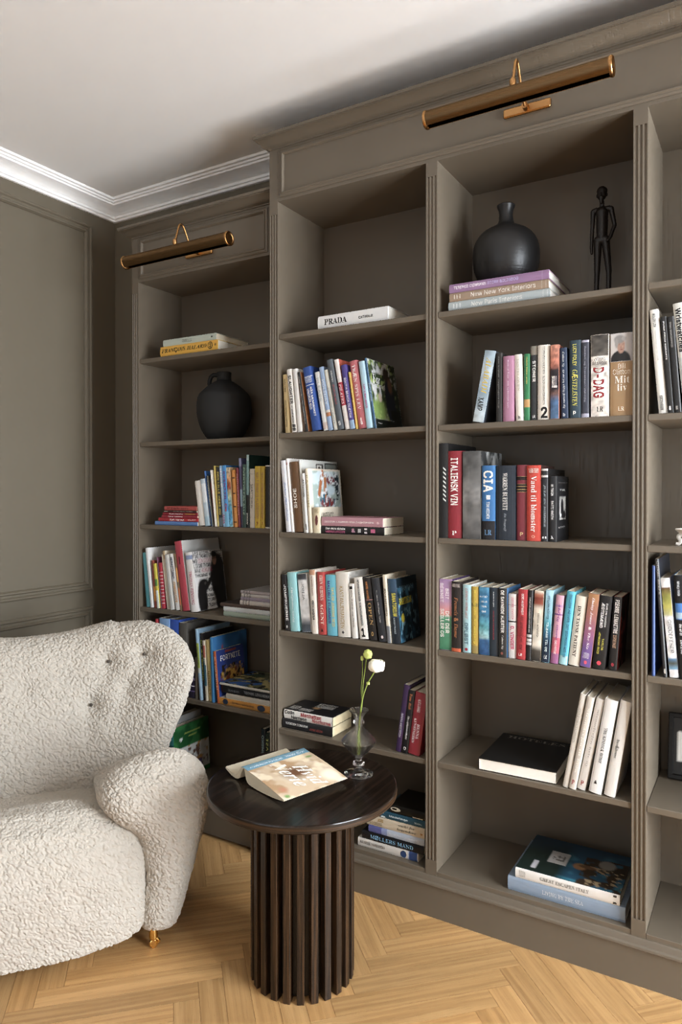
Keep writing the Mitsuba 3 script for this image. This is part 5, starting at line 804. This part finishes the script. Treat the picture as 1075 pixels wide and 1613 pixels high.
pg = curve([(.002, .040), (.012, .014), (.03, .0045), (.08, .0025), (.14, .005), (.186, .0105)], 26)
V, F = strip(list(map(tuple, pg)) + [(w, float(cov(w)) - .0012) for w in ws[::-1] if w < .187]); part(k, 'pages', ply((V, F), 'paper', color=np.tile(lin('d8ccb4'), (len(V), 1))))
lf = curve([(-.003, .042), (-.014, .026), (-.022, .010), (-.040, .0035), (-.066, .006), (-.096, .017)], 26); lo = curve([(-.012, .0425), (-.024, .028), (-.034, .016), (-.048, .0115), (-.068, .0135), (-.093, .0205)], 26)
V, F = strip(list(map(tuple, lf)) + list(map(tuple, lo[::-1]))); part(k, 'pages', ply((V, F), 'paper', color=np.tile(lin('d4c8b0'), (len(V), 1))))
ol = lo + [-.0008, .0012]; V, F = strip(list(map(tuple, ol)) + list(map(tuple, (lo + [-.0001, .0003])[::-1]))); part(k, 'back_cover', ply((V, F), 'print', color=np.tile(lin('cdc4ae'), (len(V), 1))))
V, F = strip([(-.0135, .0436), (-.004, .0462), (.0, .0462 - .0007), (-.004, .045), (-.0125, .0425)]); part(k, 'spine', ply((V, F), 'print', color=np.tile(lin('6f98ac'), (len(V), 1))), label='blue spine with small white title')
s_, t_, col = paint(54, 60, 'cdb79a', [('n', 'e4d8c4', 3, .5, .2, 3), ('n', 'b0906e', 4, .58, .12, 7), ('e', '6a4a34', .5, .5, .22, .26, .7), ('n', 'e8d8bc', 5, .62, .1, 12), ('e', 'f0e4cc', .8, .85, .2, .16, .6), ('e', 'ecdcbc', .15, .75, .16, .2, .7), ('e', 'b88468', .78, .12, .1, .08, .8), ('e', '7a9a5a', .93, .08, .05, .05, .6), ('e', '7a9058', .22, .9, .04, .07, .6), ('r', '6f98ac', 0, .10, 0, 1)])
V, F, C = grid_sheet(54, 60, lambda s, q: obk(s * CW, cov(s * CW), q * LB), col); part(k, 'front_cover', ply((V, F), 'print', color=C))
def on_cover(s, style, s0, s1, t0, t1, shear=0.):
    g, f = glyphs(s, style); a = s0 + g[:, 0] * (s1 - s0) + shear * g[:, 1]; b = t0 + g[:, 1] * (t1 - t0); return obk(a * CW, cov(a * CW) + .0007, b * LB), f
for s, st, s0, s1, t0, t1 in (('Hvid', 'i', .32, .90, .53, .72), ('Nerie', 'i', .12, .82, .30, .50)):
    V, F = on_cover(s, st, s0, s1, t0, t1, .05); part(k, 'title', ply((V, F), 'print', color=np.tile(lin('f4efe6'), (len(V), 1))), label='white brush lettering')
g, f = glyphs('HVID NERIE   MORTEN KIRKSKOV', 'b')
V = obk(.005 + .009 * g[:, 1] * 1.0, cov(.005 + .009 * g[:, 1]) + .0008, LB * (1 - .06 - .88 * g[:, 0])); part(k, 'spine_title', ply((V, f), 'print', color=np.tile(lin('dfe8ec'), (len(V), 1))))
# glass vase with one flower
VB = np.array([.498, -.287, TZ + .0004])
def fluted(prof, n=72, lobes=18, amp=.045):
    P = np.array(prof); a = np.arange(n) * 2 * np.pi / n; V = []
    for r, z, fl in P:
        rr = r * (1 + fl * amp * np.cos(lobes * a)); V.append(np.stack([rr * np.cos(a), rr * np.sin(a), np.full(n, z)], 1))
    V = np.vstack(V); F = []
    for i in range(len(P) - 1):
        for j in range(n):
            p, q = i * n + j, i * n + (j + 1) % n; F += [[p, q, q + n], [p, q + n, p + n]]
    return trimesh.Trimesh(V, F, process=False)
og = curve([(.0005, .0, 0), (.044, .0, 0), (.0468, .0022, 0), (.044, .005, 0), (.02, .0105, 0), (.0095, .017, 0), (.0085, .021, 0), (.017, .026, 0), (.0205, .031, 0), (.017, .036, 0), (.0095, .0405, 0), (.013, .048, .3), (.034, .070, 1), (.0545, .092, 1), (.0575, .0965, 1), (.0545, .101, 1), (.036, .119, 1), (.018, .136, .8), (.0125, .142, .4), (.017, .147, .2), (.0195, .151, .2), (.017, .155, .3), (.0135, .161, .6), (.020, .174, 1), (.033, .187, 1)], 120)
ig = curve([(.0318, .1868, 1), (.019, .1745, 1), (.0115, .162, .6), (.0105, .150, .2), (.0105, .142, .2), (.016, .135, .8), (.034, .1185, .2), (.0525, .1, .2), (.055, .0965, .2), (.0525, .093, .2), (.032, .072, .2), (.011, .052, .3), (.003, .046, 0), (.0004, .0455, 0)], 80)
gv = fluted(np.vstack([og, ig]) * [.87, 1, 1]); gv.apply_translation(VB)
k = thing('glass_vase', 'small fluted clear glass vase on the round table', 'vase'); part(k, 'body', ply(gv, 'glass', smooth=True))
k = thing('flower', 'white flower with green buds standing in the glass vase', 'flower')
FB = VB; up_ = np.array([0, 0, 1])
def fl(dx, z, dy=0.): return FB + [dx, dy, z]
GRN = lin('7f8f45')
def green(m, label=None, name='stem', c=GRN): part(k, name, ply(m, 'petal', smooth=True, color=np.tile(c, (len(m.vertices), 1))), label)
green(tube(curve([fl(-.004, .056), fl(-.002, .1), fl(.002, .15), fl(.010, .21), fl(.026, .26), fl(.044, .292), fl(.055, .308)], 40), .0018, 8))
green(tube(curve([fl(.002, .056), fl(.001, .1), fl(.003, .15), fl(.012, .215), fl(.014, .26), fl(.022, .315), fl(.026, .345)], 40), .0016, 8))
green(tube(curve([fl(.011, .21), fl(.008, .25), fl(.012, .29), fl(.012, .335)], 24), .0012, 8))
for c, r, sx in ((fl(.030, .352), .0125, 1.), (fl(.011, .338), .0062, .8), (fl(.031, .268), .004, .8)):
    b = trimesh.creation.icosphere(2, r); b.apply_scale([sx, sx, 1.15]); b.vertices += .0015 * np.sin(b.vertices * 900); b.apply_translation(c); part(k, 'bud', ply(b, 'petal', smooth=True, color=np.tile(lin('b4bc6c'), (len(b.vertices), 1))), 'pale green bud')
BC = fl(.0585, .324); V, F, C, n = [], [], [], 0; rp = np.random.RandomState(8)
for i in range(46):
    ph = i * 2.399; q = (i + .5) / 46; pol = 1.75 * math.sqrt(q); rad = .0105 + .0155 * q
    ax = np.array([math.sin(pol) * math.cos(ph), math.sin(pol) * math.sin(ph), math.cos(pol)]); tilt_ = np.array([.35, -.55, .75]); tilt_ /= np.linalg.norm(tilt_)
    u = np.cross([.2, .9, .1], ax); u /= np.linalg.norm(u); w = np.cross(ax, u)
    m_, n_ = 6, 6; gs, gt = np.meshgrid(np.linspace(-1, 1, m_), np.linspace(-1, 1, n_), indexing='ij'); L = .0118 * (.7 + .5 * q)
    wav = .0018 * np.sin(3 * gs + i) * (gt > -.2); cup = .35 * (gs ** 2 + gt ** 2) * L
    pts = ax * rad + gs[..., None] * u * L * np.sqrt(np.maximum(1 - .35 * gt ** 2, 0))[..., None] + gt[..., None] * w * L - ax * (cup[..., None] - wav[..., None])
    aa = np.array([[pts.reshape(-1, 3) @ e for e in np.eye(3)]])[0].T
    V.append(aa + BC); i0, j0 = np.meshgrid(np.arange(m_ - 1), np.arange(n_ - 1), indexing='ij'); b = (i0 * n_ + j0).ravel()
    F.append(np.vstack([np.stack([b, b + n_, b + n_ + 1], 1), np.stack([b, b + n_ + 1, b + 1], 1)]) + n); n += m_ * n_; C.append(np.tile(lin('f2efdf'), (m_ * n_, 1)))
part(k, 'bloom', ply((np.vstack(V), np.vstack(F)), 'petal', smooth=True, color=np.vstack(C)), 'white many-petalled bloom')

# ------------------------------------------------------------------ the sheepskin armchair
ch1, ch2 = np.array([.61, .79, 0]), np.array([.79, -.61, 0]); ch1 /= np.linalg.norm(ch1); ch2 /= np.linalg.norm(ch2)
CH0 = np.array([-.025, -.634, 0.]) - .33 * ch1          # the middle of the chair's front, on the floor
def surface_nets(F, org, h):
    nx, ny, nz = F.shape; ins = F < 0
    cnt = np.zeros((nx - 1, ny - 1, nz - 1)); acc = np.zeros((nx - 1, ny - 1, nz - 1, 3))
    for ax in range(3):
        A = [slice(None)] * 3; B = [slice(None)] * 3; A[ax] = slice(0, -1); B[ax] = slice(1, None)
        f0, f1 = F[tuple(A)], F[tuple(B)]; cr = (f0 < 0) != (f1 < 0); t = np.where(cr, f0 / np.where(cr, f0 - f1, 1), 0)
        o = [a for a in range(3) if a != ax]
        for da in (0, 1):
            for db in (0, 1):
                s = [slice(None)] * 3; s[o[0]] = slice(da, F.shape[o[0]] - 1 + da); s[o[1]] = slice(db, F.shape[o[1]] - 1 + db)
                c = cr[tuple(s)]; cnt += c; acc[..., ax] += np.where(c, t[tuple(s)], 0); acc[..., o[0]] += c * da; acc[..., o[1]] += c * db
    act = cnt > 0; idx = np.full(cnt.shape, -1); idx[act] = np.arange(act.sum())
    V = (np.argwhere(act) + acc[act] / cnt[act][:, None]) * h + org; Q = []
    for ax in range(3):
        A = [slice(None)] * 3; B = [slice(None)] * 3; A[ax] = slice(0, -1); B[ax] = slice(1, None)
        cr = ins[tuple(A)] != ins[tuple(B)]; I = np.argwhere(cr); o = [a for a in range(3) if a != ax]
        I = I[(I[:, o[0]] > 0) & (I[:, o[1]] > 0) & (I[:, o[0]] < F.shape[o[0]] - 1) & (I[:, o[1]] < F.shape[o[1]] - 1)]
        e0, e1 = np.zeros(3, int), np.zeros(3, int); e0[o[0]] = 1; e1[o[1]] = 1
        q = [idx[tuple((I - d).T)] for d in (e0 + e1, e1, e0 * 0, e0)]
        q = np.stack(q, 1); fl_ = ins[tuple(A)][tuple(I.T)] ^ (ax == 1); q[~fl_] = q[~fl_][:, ::-1]; Q.append(q)
    Q = np.vstack(Q); return V, np.vstack([Q[:, [0, 1, 2]], Q[:, [0, 2, 3]]])
def poly_sd(poly, X, Z):
    P = np.array(poly); d = np.full(X.shape, 1e9); inside = np.zeros(X.shape, bool)
    for a, b in zip(P, np.roll(P, -1, 0)):
        e = b - a; t = np.clip(((X - a[0]) * e[0] + (Z - a[1]) * e[1]) / (e @ e), 0, 1)
        d = np.minimum(d, np.hypot(X - a[0] - t * e[0], Z - a[1] - t * e[1]))
        c = ((a[1] > Z) != (b[1] > Z)) & (X < (b[0] - a[0]) * (Z - a[1]) / (b[1] - a[1] + 1e-12) + a[0]); inside ^= c
    return np.where(inside, -d, d)
def rounded(q1, q2, r): q1, q2 = q1 + r, q2 + r; return np.hypot(np.maximum(q1, 0), np.maximum(q2, 0)) + np.minimum(np.maximum(q1, q2), 0) - r
hh = .0076; org = np.array([-.66, -1.0, -.02]); gs = np.arange(-.66, .66, hh); gd = np.arange(-1.0, .1, hh); gz = np.arange(-.02, 1.0, hh)
S2, Z2 = np.meshgrid(gs, gz, indexing='ij'); A2 = np.abs(S2); D3 = gd[None, :, None]
def smoothed(pts, n): return curve(pts + [pts[0]], n)[:-1]
back_out = [(.0, .24), (.0, .825), (.12, .829), (.24, .847), (.34, .868), (.42, .872), (.49, .852), (.54, .805), (.560, .745), (.552, .685), (.527, .61), (.497, .54), (.468, .47), (.445, .40), (.43, .24)]
pb = poly_sd(back_out + [], A2, Z2); pb = np.where(A2 < .02, np.maximum(Z2 - .825, .24 - Z2), pb); pb = np.where((A2 < .25) & (Z2 < .80), np.maximum(pb, -.2), pb)
pb = np.where((A2 < .3), np.minimum(pb, np.maximum(Z2 - (.825 + .09 * np.clip(A2 / .3, 0, 1) ** 2 * .55), np.maximum(.24 - Z2, A2 - .32))), pb)
dm = -.545 - .36 * (Z2 - .40) + .17 * np.clip((A2 - .12) / .40, 0, 1.2) ** 1.7
DIM = [(.275, .742, .026), (.395, .768, .026), (.215, .603, .024), (.335, .66, .014), (.0, .67, .02)]
dim = 0
for cs_, cz_, am in DIM: dim = dim + am * np.exp(-((A2 - cs_) ** 2 + (Z2 - cz_) ** 2) / (2 * .026 ** 2))
for (a0, b0), (a1, b1) in (((.275, .742), (.215, .603)), ((.395, .768), (.335, .66)), ((.335, .66), (.30, .54)), ((.215, .603), (.20, .50))):
    e = np.array([a1 - a0, b1 - b0]); t = np.clip(((A2 - a0) * e[0] + (Z2 - b0) * e[1]) / (e @ e), 0, 1); dim = dim + .009 * np.exp(-((A2 - a0 - t * e[0]) ** 2 + (Z2 - b0 - t * e[1]) ** 2) / (2 * .017 ** 2))
th_ = .082 + .012 * np.exp(-((Z2 - .62) / .16) ** 2)
dd = D3 - dm[:, None, :]; front = dd > 0
Fb = rounded(pb[:, None, :] + 0 * D3, np.where(front, dd - th_[:, None, :] + dim[:, None, :] if np.ndim(dim) else dd - th_[:, None, :], -dd - .075), .07)
# seat
prof = [(-.004, .045), (.008, .15), (.006, .25), (-.012, .325), (-.042, .388), (-.10, .428), (-.17, .430), (-.33, .375), (-.60, .32), (-.60, .045)]
SS, DD, ZZ = gs[:, None, None], gd[None, :, None], gz[None, None, :]
D2, Zd = np.meshgrid(gd, gz, indexing='ij')
pd = poly_sd([tuple(p) for p in prof], D2, Zd)
zs_ = .036 * np.clip(np.abs(gs) / .36, 0, 1.1) ** 3.6       # the seat's dome: lower towards the arms
Fs = np.stack([np.interp(gz + z_, gz, np.arange(len(gz))) for z_ in zs_])
lo_ = np.floor(Fs).astype(int).clip(0, len(gz) - 2); fr_ = Fs - lo_
pdd = np.where(gz[None, None, :] > .2, (pd[:, lo_] * (1 - fr_) + pd[:, lo_ + 1] * fr_).transpose(1, 0, 2), pd[None]) + .035 * np.clip(np.abs(SS) / .36, 0, 1.2) ** 4 * (DD > -.3)
Fse = rounded(pdd, np.abs(SS) - .352 + 0 * DD + 0 * ZZ, .035)
# arms
arm_out = [(.330, .045), (.440, .045), (.462, .12), (.497, .25), (.527, .35), (.541, .42), (.533, .485), (.50, .538), (.445, .566), (.38, .567), (.31, .550), (.26, .525), (.222, .49), (.215, .45), (.26, .39), (.335, .34), (.350, .25), (.338, .15)]
from scipy.ndimage import gaussian_filter
pa = gaussian_filter(poly_sd(arm_out, A2, Z2), 2.4) - .004
zz_ = (gz[None, :] + .40 * np.maximum(-gd[:, None] - .10, 0) * np.clip((gz[None, :] - .2) / .25, 0, 1) - gz[0]) / hh      # the arm falls towards the back
pa3 = np.stack([np.stack([np.interp(zz_[j], np.arange(len(gz)), pa[i]) for j in range(len(gd))]) for i in range(len(gs))])
Fa = rounded(pa3, np.maximum(D3 - (.0 - .05 * np.clip((Z2 - .38) / .2, 0, 1)[:, None, :] ** 2), -.66 - D3) + 0 * pa[:, None, :], .085)
Fa = gaussian_filter(Fa, 2.2) - .003
Fb = gaussian_filter(Fb, 1.2)
def to_world(V): return CH0 + V[:, :1] * ch1 + V[:, 1:2] * ch2 + V[:, 2:] * np.array([0, 0, 1.])
rt_ = np.random.RandomState(12)
def fleece(F, amp, spacing):
    V, Fc = surface_nets(F, org, hh); m = trimesh.Trimesh(V, Fc, process=True); trimesh.smoothing.filter_taubin(m, iterations=8); m.fix_normals()
    v, f = trimesh.remesh.subdivide(m.vertices, m.faces)
    m = trimesh.Trimesh(v, f, process=False); fn = m.face_normals; ce = m.triangles_center
    see = (fn @ np.array([.1, .95, .1]) > -.35) & (fn[:, 2] > -.75)       # what faces the room is finer
    see &= ce[:, 0] > -.45
    vv, ff = trimesh.remesh.subdivide(m.vertices, m.faces, face_index=np.nonzero(see)[0])
    m = trimesh.Trimesh(vv, ff, process=True); N = m.vertex_normals; P = np.array(m.vertices)
    n = int(m.area / spacing ** 2 * 1.6); pts, fi = trimesh.sample.sample_surface(m, n, seed=3); pts = pts + rt_.normal(0, spacing * .2, pts.shape)
    # curls: small rounded tufts of uneven size, bent by a slow noise
    Q = P + .004 * np.stack([meshkit.noise(P * 90, s) - .5 for s in (1, 2, 3)], 1) * 2
    rad = spacing * rt_.uniform(.5, .9, n); dist, ii = cKDTree(pts).query(Q, k=4); hgt = np.zeros(len(P))
    for j in range(4):
        r = rad[ii[:, j]]; hgt = np.maximum(hgt, np.sqrt(np.maximum(1 - (dist[:, j] / r) ** 2, 0)) * r / spacing)
    big = meshkit.fbm(P * 18, 3, 5) - .5
    P = P + N * (amp * (hgt - .6) + .007 * big + rt_.normal(0, .00045, len(P)) + .0022 * (meshkit.noise(P * 330, 9) - .5))[:, None]
    return trimesh.Trimesh(to_world(P), m.faces[:, ::-1], process=False)
k = thing('armchair', 'cream sheepskin wing armchair with buttoned back and round arms', 'armchair')
part(k, 'backrest', ply(fleece(Fb, .0068, .0072), 'sheepskin', smooth=True))
part(k, 'seat', ply(fleece(Fse, .0050, .0062), 'sheepskin', smooth=True))
part(k, 'arm', ply(fleece(np.where(SS > 0, Fa, .05), .0062, .0070), 'sheepskin', smooth=True))
part(k, 'arm', ply(fleece(np.where(SS < 0, Fa, .05), .0062, .0070), 'sheepskin', smooth=True))
for cs_, cz_, am in DIM[:3]:
    for sg in (1, -1):
        i, j = int(np.argmin(abs(gs - cs_ * sg))), int(np.argmin(abs(gz - cz_)))
        b = trimesh.creation.icosphere(2, .006); b.apply_translation(to_world(np.array([[cs_ * sg, dm[i, j] + th_[i, j] - am + .0, cz_]]))[0]); part(k, 'button', ply(b, 'dark_button', smooth=True))
for sg in (1, -1):
    c = to_world(np.array([[.372 * sg, -.055, 0.]]))[0]
    wh = lathe([(0, -.006), (.010, -.006), (.0125, -.004), (.0125, .004), (.010, .006), (0, .006)], 24); wh.apply_transform(trimesh.transformations.rotation_matrix(math.pi / 2, [1, 0, 0])); R = trimesh.transformations.rotation_matrix(.9, [0, 0, 1]); wh.apply_transform(R); wh.apply_translation(c + [0, 0, .0127])
    cs = part(k, 'caster', ply(cat([lathe([(0, .026), (.011, .026), (.013, .032), (.012, .06), (0, .06)], 20, c), tube(curve([c + [0, 0, .032], c + [.012, .004, .028], c + [.017, .006, .022], c + [.009, .003, .0127]], 14), .0042, 8)]), 'bright_brass', smooth=40), 'brass caster')
    scene[cs + '__wheel'] = ply(wh, 'bright_brass', smooth=30)
    c2 = to_world(np.array([[.36 * sg, -.6, 0.]]))[0]; part(k, 'leg', ply(lathe([(0, 0), (.014, 0), (.02, .08), (.022, .12), (0, .12)], 20, c2), 'dark_wood', smooth=30))
